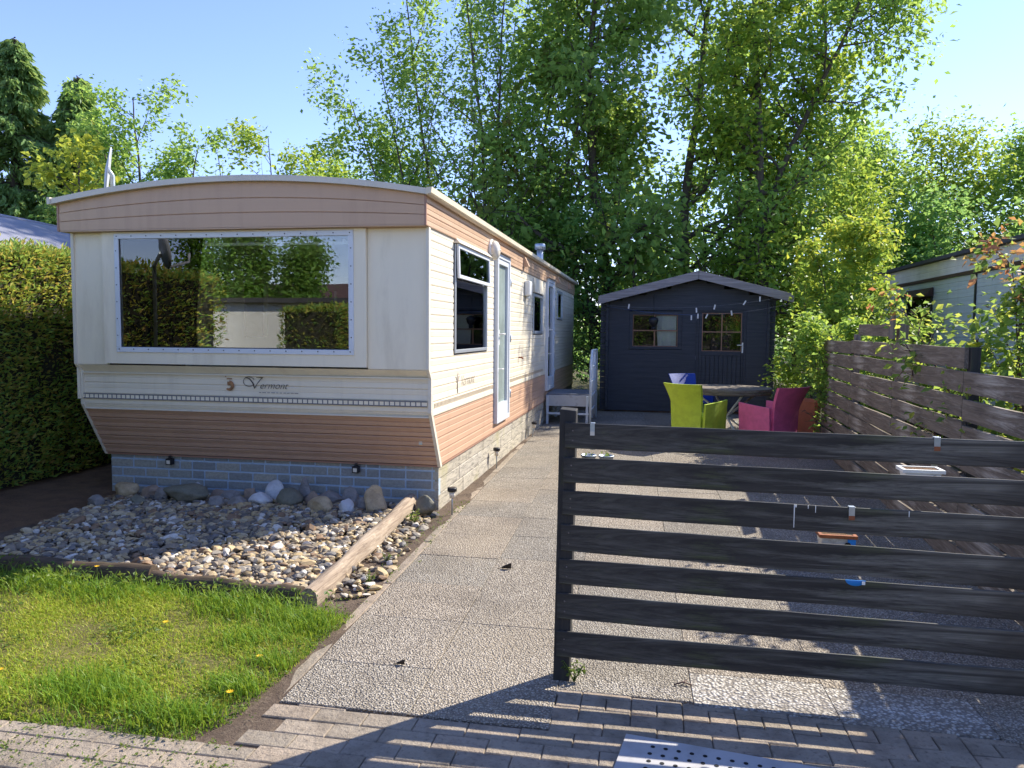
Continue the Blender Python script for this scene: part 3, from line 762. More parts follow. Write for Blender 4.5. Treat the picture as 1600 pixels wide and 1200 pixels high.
for e in edges:
    ymid = (ya(1) if callable(ya) else ya) * .5 + e * .5
    blk = [(o[2], o[3]) for o in OPEN if o[0] < ymid < o[1]]
    for mb, z0, z1, zr in ((lo, .40, .86, .40), (md, .86, 2.46, .86), (fa, 2.46, 2.74, 2.46)):
        segs = [(z0, z1)]
        for (p, q) in blk:
            ns = []
            for (s0, s1) in segs:
                if q <= s0 or p >= s1: ns.append((s0, s1))
                else:
                    if p > s0: ns.append((s0, p))
                    if q < s1: ns.append((q, s1))
            segs = ns
        for (s0, s1) in segs:
            if mb is md and callable(ya):
                siding(mb, 'y', ya, e, s0, min(s1, 1.24), XR, 1, zr)
                siding(mb, 'y', lambda z: 6.22, e, 1.24, s1, XR, 1, zr)
            else:
                siding(mb, 'y', (lambda z: 6.13) if (mb is fa and callable(ya)) else ya, e, s0, s1, XR + (.014 if mb is fa else 0), 1, zr, .093 if mb is fa else .125)
    ya = e
lo.build('lower_side_cladding', 'siding_brown', CV); md.build('side_wall', 'siding_cream', CV); fa.build('side_fascia', 'fascia_brown', CV)
# far and left walls
lw = MB(); LOPEN = [(9.15, 9.75, 1.5, 2.2), (11.45, 12.1, 1.9, 2.25)]
yy = 6.24
for (a, c, z0, z1) in LOPEN:
    lw.box(XL - .02, XL, yy, a, .95 if yy < 7 else .4, 2.74); lw.box(XL - .02, XL, a, c, .4, z0); lw.box(XL - .02, XL, a, c, z1, 2.74); yy = c
lw.box(XL - .02, XL, yy, YB, .4, 2.74)
lw.box(XL - .02, XR, YB + .001, YB + .03, .4, 2.74)
lw.hexa([(XL - .02, 6.60, .4), (XL, 6.60, .4), (XL, 9.15, .4), (XL - .02, 9.15, .4), (XL - .02, 6.30, .949), (XL, 6.30, .949), (XL, 9.15, .949), (XL - .02, 9.15, .949)])
lw.build('rear_walls', 'siding_cream', CV)
# front: flat upper panel with window hole
WX0, WX1, WZ0, WZ1 = -4.772, -2.508, 1.388, 2.443
up_ = MB(); yf = 6.22
up_.box(XL, -4.90, yf, yf + .03, 1.27, 2.46); up_.box(-2.40, XR, yf, yf + .03, 1.27, 2.46)
up_.hexa([(XL, 6.29, 1.20), (XR, 6.29, 1.20), (XR, 6.31, 1.20), (XL, 6.31, 1.20), (XL, yf, 1.268), (XR, yf, 1.268), (XR, yf + .03, 1.268), (XL, yf + .03, 1.268)])
up_.build('front_wall', 'cream', CV, bevel=.004)
bx = MB(); yb = yf - .035
bx.box(-4.899, WX0, yb, yf + .03, 1.285, 2.458); bx.box(WX1, -2.401, yb, yf + .03, 1.285, 2.458)
bx.box(WX0 + .0005, WX1 - .0005, yb, yf + .03, WZ1, 2.458); bx.box(WX0 + .0005, WX1 - .0005, yb, yf + .03, 1.285, WZ0)
bx.build('window_surround', 'cream', CV)
fl = MB(); siding(fl, 'x', XL + .01, XR - .01, .86, 1.20, front_y, -1, .90, .10, .8); fl.build('front_cladding', 'siding_cream', CV)
fb = MB(); siding(fb, 'x', XL + .01, XR - .01, .40, .858, lambda z: front_y(z) - .002, -1, .40, .0917, 2.2); fb.build('apron_cladding', 'siding_brown', CV)
tr = MB(); tr.box(XL, XR, 6.262, 6.29, 1.188, 1.2005); tr.box(XL + .01, XR - .01, 6.285, 6.31, .855, .866)
tr.build('front_trim', 'trim', CV)
# corner trims following the profile of the front
for xs in (XL, XR):
    c = MB(); w = .016; sx = -1 if xs == XL else 1
    prof = [(.385, front_y(.385)), (.9, 6.29), (1.19, 6.29), (1.275, yf), (2.46, yf)]
    for (z0, y0), (z1, y1) in zip(prof, prof[1:]):
        x0, x1 = sorted((xs - sx * .012, xs + sx * w))
        c.hexa([(x0, y0 - .016, z0), (x1, y0 - .016, z0), (x1, y0 + .035, z0), (x0, y0 + .035, z0), (x0, y1 - .016, z1), (x1, y1 - .016, z1), (x1, y1 + .035, z1), (x0, y1 + .035, z1)])
    c.build('corner_trim', 'trim', CV)
# decorative strip with ticks
st = MB(); st.box(XL + .02, XR - .02, 6.270, 6.282, .955, 1.0); st.build('decorative_strip', 'cream', CV)
tk = MB(); x = XL + .03
tk.box(XL + .02, XR - .02, 6.2675, 6.2695, .992, 1.001); tk.box(XL + .02, XR - .02, 6.2675, 6.2695, .952, .960)
while x < XR - .04: tk.box(x, x + .009, 6.2675, 6.2695, .9605, .9915); x += .047
tk.build('strip_pattern', simple('strip_ink', (.16, .16, .18), .6), CV)
st = MB(); x = 6.40
while x < 13.0:
    if not (8.90 < x < 9.74): st.box(XR + .008, XR + .0095, x, x + .012, .935, .975)
    x += .045
st.build('side_pattern', simple('strip_ink_side', (.50, .40, .29), .6), CV)
# roof and fascia
def zr(x): return 2.748 + .155 * (1 - ((x + 3.555) / 1.75) ** 2)
rf = MB(); rf.smooth = True
xs = [-5.305 + 3.505 * i / 24 for i in range(25)]
rf.grid([[(x, y, zr(x)) for x in xs] for y in (6.06, 18.1)])
rf.smooth = False
rf.grid([[(x, 6.06, zr(x) - .048) for x in xs], [(x, 6.06, zr(x)) for x in xs]])
rf.grid([[(x, 6.10, zr(x) - .048) for x in xs], [(x, 6.06, zr(x) - .048) for x in xs]])
rf.grid([[(x, y, zr(x) - .05) for x in reversed(xs)] for y in (6.10, 18.1)])
rf.box(-5.335, -5.305, 6.05, 18.1, zr(-5.305) - .05, zr(-5.305) + .01)
rf.build('roof', 'roof_cream', CV)
gt = MB(); gt.hexa([(-1.835, 6.05, 2.70), (-1.79, 6.05, 2.715), (-1.79, 18.1, 2.715), (-1.835, 18.1, 2.70), (-1.80 - .03, 6.05, 2.757), (-1.785, 6.05, 2.76), (-1.785, 18.1, 2.76), (-1.83, 18.1, 2.757)])
gt.build('gutter', simple('gutter_cream', (.72, .63, .47), .5, var=.1), CV)
ff = MB(); X0, X1 = -5.275, -1.862
def farc(z0f, z1f, y):
    r0 = []; r1 = []
    for i in range(25):
        x = X0 + (X1 - X0) * i / 24; top = zr(x) - .047; bot = 2.472
        r0.append((x, y, bot + (top - bot) * z0f)); r1.append((x, y, bot + (top - bot) * z1f))
    return r0, r1
lv = [0, .005, .31, .325, .34, .63, .645, .66, 1.0]; oy = [.02, 0, -.003, .008, 0, -.003, .008, 0, 0]
rows = []
for f_, o in zip(lv, oy): rows.append(farc(f_, f_, 6.115 + o)[0])
ff.grid(rows)
ff.box(X0, X1, 6.117, 6.26, 2.462, 2.4715); ff.box(X0 - .001, X0 + .02, 6.118, 18.0, 2.472, 2.75)
ff.build('front_fascia', 'fascia_brown', CV)
simple('brown_trim', (.36, .2, .14), .5)
for q in ((X1 - .004, X1 + .014, 2.73), (X0 - .012, X0 + .006, 2.71)):
    fc = MB(); fc.box(q[0], q[1], 6.108, 6.128, 2.465, q[2]); fc.build('fascia_corner_trim', 'brown_trim', CV)
# front picture window
wf = MB(); y0, y1 = yb - .012, yb + .015; fwid = .045
wf.box(WX0, WX1, y0, y1, WZ1 - fwid, WZ1); wf.box(WX0, WX1, y0, y1, WZ0, WZ0 + fwid)
wf.box(WX0, WX0 + fwid, y0, y1, WZ0 + fwid, WZ1 - fwid); wf.box(WX1 - fwid, WX1, y0, y1, WZ0 + fwid, WZ1 - fwid)
PW = wf.build('picture_window', 'white_frame', CV, bevel=.004)
rv = MB()
for i in range(16):
    x = WX0 + .03 + i * (WX1 - WX0 - .06) / 15
    for z in (WZ0 + .028, WZ1 - .022): rv.lathe((x, y0 - .002, z), [(.0055, 0), (.0035, -.003)][::-1], 8, 'Y')
for i in range(1, 7):
    for x in (WX0 + .02, WX1 - .02): rv.lathe((x, y0 - .002, WZ0 + i * (WZ1 - WZ0) / 7), [(.0035, -.003), (.0055, 0)], 8, 'Y')
rv.build('rivets', 'black_metal', PW)
pn = MB(); pn.box(WX0 + fwid - .004, WX1 - fwid + .004, yb + .004, yb + .010, WZ0 + fwid - .004, WZ1 - fwid + .004); pn.build('pane', 'glass', PW)
sl = MB(); sl.box(WX0 + fwid, WX1 - fwid, yb - .002, yb + .003, WZ0 + fwid, WZ0 + fwid + .008); sl.box(WX0 + fwid, WX0 + fwid + .008, yb - .002, yb + .003, WZ0 + fwid + .008, WZ1 - fwid); sl.build('seal', 'dark_rubber', PW)
# blind rail inside the front window
br = MB(); br.box(WX0 + .02, WX1 - .02, yf + .05, yf + .07, 2.335, 2.36)
for i in range(7): x = WX0 + .15 + i * .33; br.box(x, x + .03, yf + .045, yf + .049, 2.335, 2.38)
br.build('blind_rail', 'curtain', CV)
# text and emblem
def textmesh(body, size, shear, mat, parent, mtx, ext=.0008, name='lettering', offset=0.0):
    cu = bpy.data.curves.new('txt', 'FONT'); cu.body = body; cu.size = size; cu.shear = shear; cu.extrude = ext; cu.offset = offset
    to = bpy.data.objects.new('txt', cu); COL.objects.link(to)
    dg = bpy.context.evaluated_depsgraph_get(); me = bpy.data.meshes.new_from_object(to.evaluated_get(dg))
    bpy.data.objects.remove(to); me.transform(mtx)
    off = parent_world(parent); me.transform(Matrix.Translation(-off)); me.materials.clear(); me.materials.append(MATS[mat]); me.name = name
    o = bpy.data.objects.new(name, me); COL.objects.link(o); o.parent = parent; return o
RX = Matrix.Rotation(R(90), 4, 'X')
textmesh('ermont', .088, .42, 'ink', CV, Matrix.Translation((-3.438, 6.276, 1.078)) @ RX, offset=-.0012)
vv = MB()      # script capital V with a swirl
def fpt(u, w): return (-3.60 + u, 6.275, 1.078 + w)
sw = [(.055 + .052 * math.cos(t), .058 + .042 * math.sin(t)) for t in [2.9 - k * .33 for k in range(16)]]
sw = [(.115, .105)] + []
pts = [fpt(.095 - .055 * math.cos(t) - .03, .06 + .042 * math.sin(t)) for t in [3.6 + k * .36 for k in range(16)]]
vv.tube(pts, .0028, 6)
vv.tube([fpt(.03, .098), fpt(.07, .085), fpt(.10, .05), fpt(.118, .0)], [.003, .005, .006, .004], 6)
vv.tube([fpt(.118, .0), fpt(.145, .045), fpt(.185, .09), fpt(.20, .098), fpt(.135, .098)], [.003, .003, .0035, .003, .002], 6)
for s_ in vv.v: pass
vv.v = [(p[0], 6.276 + (p[1] - 6.275) * .3, p[2]) for p in vv.v]
vv.build('lettering', 'ink', CV)
em = MB()
ca = [(-3.725, 1.098)]
for k in range(16):
    t0, t1 = -2.4 + k * .25, -2.4 + (k + 1) * .25
    ri = lambda t: .024 - .016 * math.sin((t + 2.4) / 4.0 * math.pi)
    q = [(math.cos(t) * r_, math.sin(t) * r_) for t, r_ in ((t0, .046), (t1, .046), (t1, ri(t1) + .006), (t0, ri(t0) + .006))]
    em.add([(-3.725 + a, 6.2755, 1.098 + c) for a, c in q], [(0, 1, 2, 3)])
em.box(-3.745, -3.712, 6.274, 6.2755, 1.10, 1.135); em.box(-3.75, -3.70, 6.274, 6.2755, 1.155, 1.165); em.box(-3.765, -3.755, 6.274, 6.2755, 1.175, 1.183)
em.build('emblem', 'emblem', CV)
ln = MB(); x = -3.44
while x < -3.10: L = random.uniform(.012, .04); ln.box(x, x + L, 6.274, 6.2755, 1.040, 1.046); x += L + random.uniform(.006, .014)
ln.build('small_lettering', 'ink_faint', CV)
RS = Matrix.Rotation(R(90), 4, 'Z') @ RX
textmesh('Vermont', .16, .35, 'ink_faint', CV, Matrix.Translation((XR + .0085, 7.32, 1.06)) @ RS, name='side_lettering', offset=-.004)
em = MB(); em.tube([(XR + .009, 7.2, 1.00), (XR + .009, 7.19, 1.12), (XR + .009, 7.22, 1.2)], [.012, .02, .008], 6); em.tube([(XR + .009, 7.13, 1.17), (XR + .009, 7.2, 1.1), (XR + .009, 7.27, 1.17)], .008, 5)
em.v = [(XR + .008 + max(-1, min(1, (p[0] - XR - .009) * 100)) * .0006, p[1], p[2]) for p in em.v]
em.build('side_emblem', 'ink_faint', CV)
# skirting: blue bricks in front
mo = MB(); mo.box(XL + .03, XR - .012, 6.605, 6.66, -.05, .402)
SK = mo.build('brick_skirting', 'mortar_blue', CV)
bk = MB(); r_ = random.Random(4); z = .0; row = 0
while z < .39:
    x = XL + .03 + (0 if row % 2 else -.12); h = .074
    while x < XR - .02:
        L = .235 if r_.random() > .16 else .115
        x0, x1 = max(x, XL + .03), min(x + L, XR - .012)
        if x1 - x0 > .02:
            d = r_.uniform(-.003, .003); 
            bk.box(x0, x1, 6.599 + d * .5, 6.61, z + .004, min(z + h, .398))
        x += L + .014
    z += .0865; row += 1
bk.build('bricks', 'blue_brick', SK, bevel=.005)
# skirting: stone effect panels along the side
sp = MB(); r_ = random.Random(8)
for (z0, z1) in ((-.04, .125), (.13, .262), (.267, .398)):
    y = 6.60 + r_.uniform(-.3, 0) 
    while y < 13.2:
        L = r_.uniform(.7, 1.15); a, c = max(y, 6.60), min(y + L, 13.25)
        if c - a > .03: sp.box(XR - .05 + r_.uniform(-.004, .004), XR - .012 + r_.uniform(-.004, .004), a, c - .004, z0, z1)
        y += L
    sp.box(XR - .05, XR - .014, 13.26, 18, z0, z1)
sp.build('stone_skirting', 'skirt_stone', CV, bevel=.006)
sb = MB(); sb.box(XL + .04, XR - .06, 6.67, 17.9, -.04, .39); sb.build('underfloor', 'dark_rubber', CV)
ed = MB(); ed.box(XR - .02, XR + .004, 6.62, 18, .385, .4); ed.box(XL, XR, 6.572, 6.602, .383, .398); ed.build('bottom_trim', 'brown_trim', CV)
# side window with top vent
def frame(mb, y0, y1, z0, z1, w, x0, x1):
    mb.box(x0, x1, y0, y1, z1 - w, z1); mb.box(x0, x1, y0, y1, z0, z0 + w); mb.box(x0, x1, y0, y0 + w, z0 + w, z1 - w); mb.box(x0, x1, y1 - w, y1, z0 + w, z1 - w)
def side_window(name, y0, y1, z0, z1, w, vent=None):
    m = MB(); frame(m, y0, y1, z0, z1, w, XR - .03, XR + .022); o = m.build(name, 'aluminium', CV, bevel=.003)
    p = MB(); p.box(XR - .004, XR + .002, y0 + w - .003, y1 - w + .003, z0 + w - .003, z1 - w + .003); p.build('pane', 'glass', o)
    d = MB(); frame(d, y0 - .012, y1 + .012, z0 - .014, z1 + .012, .011, XR - .01, XR + .010); d.build('gasket', 'dark_rubber', o)
    if vent:
        m = MB(); T = Matrix.Translation((XR + .03, 0, z1)) @ Matrix.Rotation(R(-2), 4, 'Y') @ Matrix.Translation((-XR - .03, 0, -z1))
        for bxx in ((XR + .025, XR + .047, y0 + .01, y1 - .01, z1 - .04, z1), (XR + .025, XR + .047, y0 + .01, y1 - .01, vent, vent + .035), (XR + .025, XR + .047, y0 + .01, y0 + .05, vent + .035, z1 - .04), (XR + .025, XR + .047, y1 - .05, y1 - .01, vent + .035, z1 - .04)): m.box(*bxx, T=T)
        v = m.build('top_vent', 'white_frame', o, bevel=.003)
        m = MB(); m.box(XR + .034, XR + .039, y0 + .045, y1 - .045, vent + .03, z1 - .036, T=T); m.build('vent_pane', 'glass', v)
    return o
w1 = side_window('side_window', 7.06, 8.48, 1.39, 2.42, .032, 2.10)
cu = MB(); rows = []
for i in range(30):
    y = 7.15 + i * .043; rows.append([(XR - .07 - .012 * math.sin(i * 1.7), y, 2.40), (XR - .07 - .012 * math.sin(i * 1.7 + .4), y + .02, 2.40 - max(0.03, (i - 2) * .011))])
cu.smooth = True; cu.grid(rows); cu.build('curtain', 'white_plastic', w1)
rd = MB(); rd.tube([(XR - .05, 8.02, 1.42), (XR - .05, 8.06, 2.12)], .008, 6); rd.build('blind_cord', 'white_plastic', w1)
side_window('side_window', 11.85, 12.85, 1.57, 2.20, .045)
side_window('side_window', 14.85, 15.70, 1.85, 2.39, .04)
def hood(y0, y1, z0, z1, out):
    m = MB(); m.hexa([(XR, y0 - .02, z0), (XR + out, y0 - .04, z0), (XR + out, y1 + .04, z0), (XR, y1 + .02, z0), (XR, y0 + .03, z1), (XR + .012, y0 + .03, z1), (XR + .012, y1 - .03, z1), (XR, y1 - .03, z1)])
    m.build('window_hood', 'siding_cream', CV)
hood(7.06, 8.48, 2.425, 2.485, .07); hood(11.85, 12.85, 2.215, 2.44, .05)
def door(name, y0, y1, z0, z1, mat, gl):
    m = MB(); x0, x1 = XR - .03, XR + .05; w = .06
    frame(m, y0, y1, z0, z1, w, x0, x1); o = m.build(name, mat, CV, bevel=.004)
    m = MB(); ya, yb_, za, zb = y0 + w + .003, y1 - w - .003, z0 + w + .003, z1 - w - .003
    m.box(x0, x1 - .012, ya, ya + .055, za, zb); m.box(x0, x1 - .012, yb_ - .055, yb_, za, zb)
    m.box(x0, x1 - .012, ya + .055, yb_ - .055, za, za + .16); m.box(x0, x1 - .012, ya + .055, yb_ - .055, zb - .06, zb)
    lf = m.build('door_leaf', mat, o, bevel=.003)
    m = MB(); m.box(XR + .0, XR + .006, ya + .053, yb_ - .053, za + .158, zb - .058); m.build('door_pane', gl, o)
    m = MB(); zz = z0 + 1.03
    m.box(x1 - .011, x1 + .002, ya + .012, ya + .042, zz - .09, zz + .09); m.tube([(x1, ya + .027, zz + .04), (x1 + .045, ya + .027, zz + .04), (x1 + .045, ya + .15, zz + .04)], .009, 8)
    m.build('door_handle', 'white_plastic', o); m = MB(); m.tube([(x1 - .01, ya + .027, zz - .38), (x1 + .035, ya + .027, zz - .38), (x1 + .035, ya + .11, zz - .38)], .008, 8)
    m.build('door_handle', 'white_plastic', o)
    m = MB()
    for q in (.15, .5, .85): m.tube([(x1 + .004, y1 + .004, z0 + (z1 - z0) * q - .05), (x1 + .004, y1 + .004, z0 + (z1 - z0) * q + .05)], .009, 8)
    m.build('hinge', 'galvanised', o)
    m = MB(); m.box(XR + .015, XR + .085, y0 - .05, y1 + .05, z1 + .004, z1 + .018); m.build('drip_cap', 'fascia_brown', o)
door('glazed_door', 8.92, 9.72, .50, 2.53, 'white_frame', 'frosted')
door('glazed_door', 13.3, 14.2, .57, 2.53, 'white_frame', 'glass')
# bulkhead lamp, vent box, clips, flue
m = MB(); m.lathe((XR + .015, 8.62, 2.52), [(.125, 0), (.125, .03), (.115, .035)], 24, 'X')
L_ = m.build('bulkhead_lamp', 'white_plastic', CV)
m = MB(); m.lathe((XR + .045, 8.62, 2.52), [(.112, .005), (.11, .03), (.095, .06), (.06, .08), (.0, .088)], 24, 'X'); m.build('lamp_glass', 'lens', L_)
m = MB()
for q in (-.05, 0, .05): m.tube([(XR + .05, 8.62 - .11, 2.52 + q), (XR + .115 - abs(q) * .2, 8.62 - .05, 2.52 + q), (XR + .137 - abs(q) * .3, 8.62, 2.52 + q), (XR + .115 - abs(q) * .2, 8.67, 2.52 + q), (XR + .05, 8.73, 2.52 + q)], .006, 6)
m.build('lamp_cage', 'white_plastic', L_)
m = MB(); m.box(XR + .006, XR + .09, 11.02, 11.25, 2.12, 2.34); m.box(XR + .02, XR + .07, 11.08, 11.18, 2.075, 2.12); m.build('wall_light', 'white_plastic', CV, bevel=.02)
for y in (10.85, 14.6, 16.6):
    m = MB(); m.hexa([(XR + .01, y, 2.52), (XR + .10, y, 2.53), (XR + .10, y + .12, 2.53), (XR + .01, y + .12, 2.52), (XR + .01, y, 2.66), (XR + .04, y, 2.66), (XR + .04, y + .12, 2.66), (XR + .01, y + .12, 2.66)]); m.build('vent_cowl', 'fascia_brown', CV)
m = MB(); m.lathe((-2.08, 14.0, 0), [(.06, 2.75), (.06, 3.10)], 16); m.lathe((-2.08, 14.0, 0), [(.10, 3.10), (.10, 3.19), (.085, 3.2)], 16); m.build('flue', 'galvanised', CV)
for px, y in ((-4.53, 6.57), (-2.65, 6.57)):
    m = MB(); m.box(px - .03, px + .03, y - .035, y + .02, .305, .365); m.box(px - .012, px + .012, y - .015, y + .005, .365, .392)
    s_ = m.build('spotlight', 'black_metal', CV, bevel=.004)
    m = MB(); m.box(px - .018, px + .018, y - .037, y - .0355, .315, .35); m.build('spotlight_glass', 'lens', s_)
# side tap on wall, small screws
m = MB(); m.box(-2.015, -1.985, 6.44, 6.46, .60, .64); m.build('hook', 'galvanised', CV)
m = MB(); m.tube([(XR, 10.62, 1.24), (XR + .05, 10.62, 1.24), (XR + .055, 10.66, 1.225)], .012, 6); m.build('tap', 'rust', CV)
# interior
it = MB(); it.box(XL + .003, XR - .035, 6.62, YB - .01, .50, .53); it.build('inside_floor', 'interior_dark', CV)
it = MB(); it.box(XL + .003, XR - .035, 6.3, YB - .01, 2.50, 2.52); it.build('ceiling', 'interior_beige', CV)
it = MB(); yy = 6.26
for (a, c, z0, z1) in LOPEN:
    it.box(XL + .003, XL + .02, yy, a, .96 if yy < 7 else .53, 2.50); it.box(XL + .003, XL + .02, a, c, .53, z0); it.box(XL + .003, XL + .02, a, c, z1, 2.50); yy = c
it.box(XL + .003, XL + .02, yy, YB - .02, .53, 2.50)
it.box(-4.3, -3.1, 13.0, 13.04, .53, 2.5); it.box(-2.4, XR - .035, 10.5, 10.54, .53, 2.5); it.box(-3.1, -3.02, 11.0, 13.0, .53, 2.5)
it.build('inside_lining', 'interior_beige', CV)
it = MB(); it.box(XL + .021, XL + .03, 6.3, 7.84, .96, 2.5); it.box(XL + .03, XL + .6, 6.8, 8.4, .53, .95); it.build('inside_cupboard', 'interior_dark', CV)
mf = MB(); ya, yb_ = 8.04, 8.68; xw = XL + .021
mf.box(xw, xw + .03, ya, ya + .1, 1.56, 2.25); mf.box(xw, xw + .03, yb_ - .1, yb_, 1.56, 2.25); mf.box(xw, xw + .03, ya + .1, yb_ - .1, 1.56, 1.66)
for i in range(8):
    a0, a1 = ya + (yb_ - ya) * i / 8, ya + (yb_ - ya) * (i + 1) / 8; h = lambda y: 2.30 + .09 * (1 - ((y - 8.36) / .32) ** 2)
    mf.hexa([(xw, a0, 2.251), (xw + .03, a0, 2.251), (xw + .03, a1, 2.251), (xw, a1, 2.251), (xw, a0, h(a0)), (xw + .03, a0, h(a0)), (xw + .03, a1, h(a1)), (xw, a1, h(a1))])
o = mf.build('arched_mirror', 'wood_brown', CV)
mf = MB(); mf.box(xw + .001, xw + .012, ya + .1, yb_ - .1, 1.66, 2.25); mf.build('mirror_glass', 'mirror', o)
for (a, c, z0, z1) in LOPEN:
    m = MB(); m.box(XL - .015, XL - .009, a, c, z0, z1); m.build('rear_pane', 'glass', CV)
# ------------------------------------------------------------------ slatted gate
GT = thing('slatted_gate', 'weathered black wooden gate of seven horizontal boards, closed across the yard in front', 'gate', (-.39, 3.46, 0))
BO = [((1.205, 1.077), (1.182, 1.059), -.385), ((1.048, .921), (1.022, .902), -.39), ((.896, .772), (.871, .743), -.392), ((.74, .606), (.703, .558), -.398), ((.582, .454), (.558, .429), -.405), ((.423, .291), (.399, .266), -.412), ((.246, .113), (.236, .111), -.412)]
def board_z(i, x):
    (a, c), (d, e), _ = BO[i]; t = (x + .36) / 1.86
    return a + (d - a) * t - .010, c + (e - c) * t + .004
for i in range(7):
    x0, x1 = BO[i][2], 2.18; m = MB(); n = 14; rows = []
    for k in range(n + 1):
        x = x0 + (x1 - x0) * k / n; zt, zb = board_z(i, x); wv = .0015 * math.sin(x * 4 + i)
        rows.append([(x, 3.408 + wv, zb + .003), (x, 3.410 + wv, zb), (x, 3.418, zb), (x, 3.418, zt), (x, 3.410 + wv, zt), (x, 3.408 + wv, zt - .003), (x, 3.408 + wv, zb + .003)])
    rows = [[(p[0], p[1], p[2] + .001 * math.sin(p[0] * 9 + i * 2)) for p in r] for r in rows]
    m.grid(rows); o = len(m.v); m.v += rows[0][:-1] + rows[-1][:-1]; m.f += [tuple(o + q for q in range(6)), tuple(o + 6 + q for q in reversed(range(6)))]; m.mi += [0, 0]; m.sm += [False] * 2
    bo = m.build('board', 'gate_wood', GT, loc=(x0, 3.43, BO[i][0][1]))
    m = MB()
    for xx in (x0 + .035,): zt, zb = board_z(i, xx); m.lathe((xx, 3.4075, zt - .035), [(.004, 0), (.003, -.002)][::-1], 8, 'Y'); m.lathe((xx, 3.4075, zb + .035), [(.003, -.002), (.004, 0)], 8, 'Y')
    m.build('screw', 'fence_post', bo)
for (xa, xb) in ((-.411, -.428), (2.02, 2.0)):
    m = MB(); m.hexa([(xb, 3.422, -.06), (xb + .075, 3.422, -.06), (xb + .075, 3.503, -.06), (xb, 3.503, -.06), (xa, 3.422, 1.255), (xa + .074, 3.422, 1.248), (xa + .074, 3.503, 1.252), (xa, 3.503, 1.258)])
    m.build('post', 'gate_post', GT, bevel=.004)
for (xd, L, w) in ((.604, .10, .0022), (.66, .015, .002), (.69, .03, .0016), (1.06, .025, .0016), (.61, .012, .004)):
    zt, zb = board_z(2, xd); m = MB(); m.hexa([(xd - w * .6, 3.4058, zt - L), (xd + w * .6, 3.4058, zt - L), (xd + w * .6, 3.4092, zt - L), (xd - w * .6, 3.4092, zt - L), (xd - w, 3.4058, zt - .001), (xd + w, 3.4058, zt - .001), (xd + w, 3.4092, zt - .001), (xd - w, 3.4092, zt - .001)]); m.build('paint_drip', 'white_plastic', GT)
# planters hooked over the gate boards
def bracket(x, i, w, lab, pot):
    zt, zb = board_z(i, x); t = thing('hanging_planter', lab, 'planter', (x, 3.44, zt), 'planters hooked over the gate boards')
    m = MB(); 
    m.box(x - w, x + w, 3.4065, 3.426, zt + .0015, zt + .0045); m.box(x - w, x + w, 3.4035, 3.4063, zt - .052, zt + .0045); m.box(x - w, x + w, 3.4265, 3.430, zt - .12, zt + .0045)
    h = m.build('hook', 'galvanised', t, bevel=.001)
    m = MB(); m.box(x - w, x + w, 3.4022, 3.4034, zt - .052, zt - .034); m.build('hook_tip', 'rust' if pot != 'zinc' else 'cream_plastic', h)
    return t, zt
def trough(t, x, z, L, h, dpt, mat, rim, y=3.47):
    m = MB(); e = .012; p = [(x - L / 2 + e, y + e, z - h), (x + L / 2 - e, y + e, z - h), (x + L / 2 - e, y + dpt - e, z - h), (x - L / 2 + e, y + dpt - e, z - h), (x - L / 2, y, z), (x + L / 2, y, z), (x + L / 2, y + dpt, z), (x - L / 2, y + dpt, z)]
    m.hexa(p); tr_ = m.build('trough', mat, t, bevel=.006)
    m = MB(); frame2 = [(x - L / 2 - .008, x + L / 2 + .008, y - .008, y + .006), (x - L / 2 - .008, x + L / 2 + .008, y + dpt - .006, y + dpt + .008)]
    for (a, c, d, e_) in frame2: m.box(a, c, d, e_, z - .008, z + .006)
    m.box(x - L / 2 - .008, x - L / 2 + .006, y + .006, y + dpt - .006, z - .008, z + .006); m.box(x + L / 2 - .006, x + L / 2 + .008, y + .006, y + dpt - .006, z - .008, z + .006); m.build('rim', rim, tr_)
    m = MB(); m.box(x - L / 2 + .007, x + L / 2 - .007, y + .007, y + dpt - .007, z + .0005, z + .003); m.build('potting_soil', 'litter', tr_)
    m = MB(); m.lathe((x + L * .28, y - .001, z - h * .5), [(.0, -.003), (.014, -.003), (.014, 0)], 14, 'Y'); m.build('drain_hole', 'hole', tr_)
t, zt = bracket(-.262, 0, .010, 'pair of little zinc flower pots hooked over the top board near the post', 'zinc')
for k, xx in enumerate((-.285, -.205)):
    m = MB(); m.lathe((xx, 3.50, zt - .16), [(.022, -.08), (.033, 0), (.036, .0), (.036, .006), (.031, .006), (.029, -.02)], 18)
    p_ = m.build('pot', 'galvanised', t)
    V, F = leaves(np.array([(xx + random.gauss(0, .012), 3.50 + random.gauss(0, .012), zt - .165 + random.uniform(0, .025)) for q in range(14)]), .02, rng, 0, .4); npmesh('seedling', V, F, 'weed', p_)
t, zt = bracket(1.155, 0, .012, 'white plastic planter hanging from the right end of the top gate board', 'white'); trough(t, 1.13, zt - .150, .15, .06, .09, 'white_plastic', 'white_plastic')
t, zt = bracket(.835, 2, .012, 'cream planter with rusty rim hooked over the third gate board', 'cream'); trough(t, .80, zt - .142, .14, .075, .12, 'cream_plastic', 'rust')
m = MB(); m.box(.838, .871, 3.4665, 3.4695, zt - .2, zt - .152)
m.build('sticker', 'blue_plastic', t)
zt = board_z(4, .86)[0]
t = thing('plastic_cup', 'bright blue plastic dish wedged between the fourth and fifth gate boards', 'dish', (.86, 3.405, zt))
m = MB(); m.smooth = True
rows = []
for k in range(9):
    a = -math.pi * k / 8; rows.append([(.86 + .04 * math.cos(a) * q, 3.4075 - .010 * (1 - q * q), zt + .002 + .024 * math.sin(a) * q) for q in (0.01, .4, .75, 1.0)])
m.grid(rows); m.smooth = False; m.box(.82, .90, 3.400, 3.4075, zt + .001, zt + .004); m.build('dish', 'blue_plastic', t)
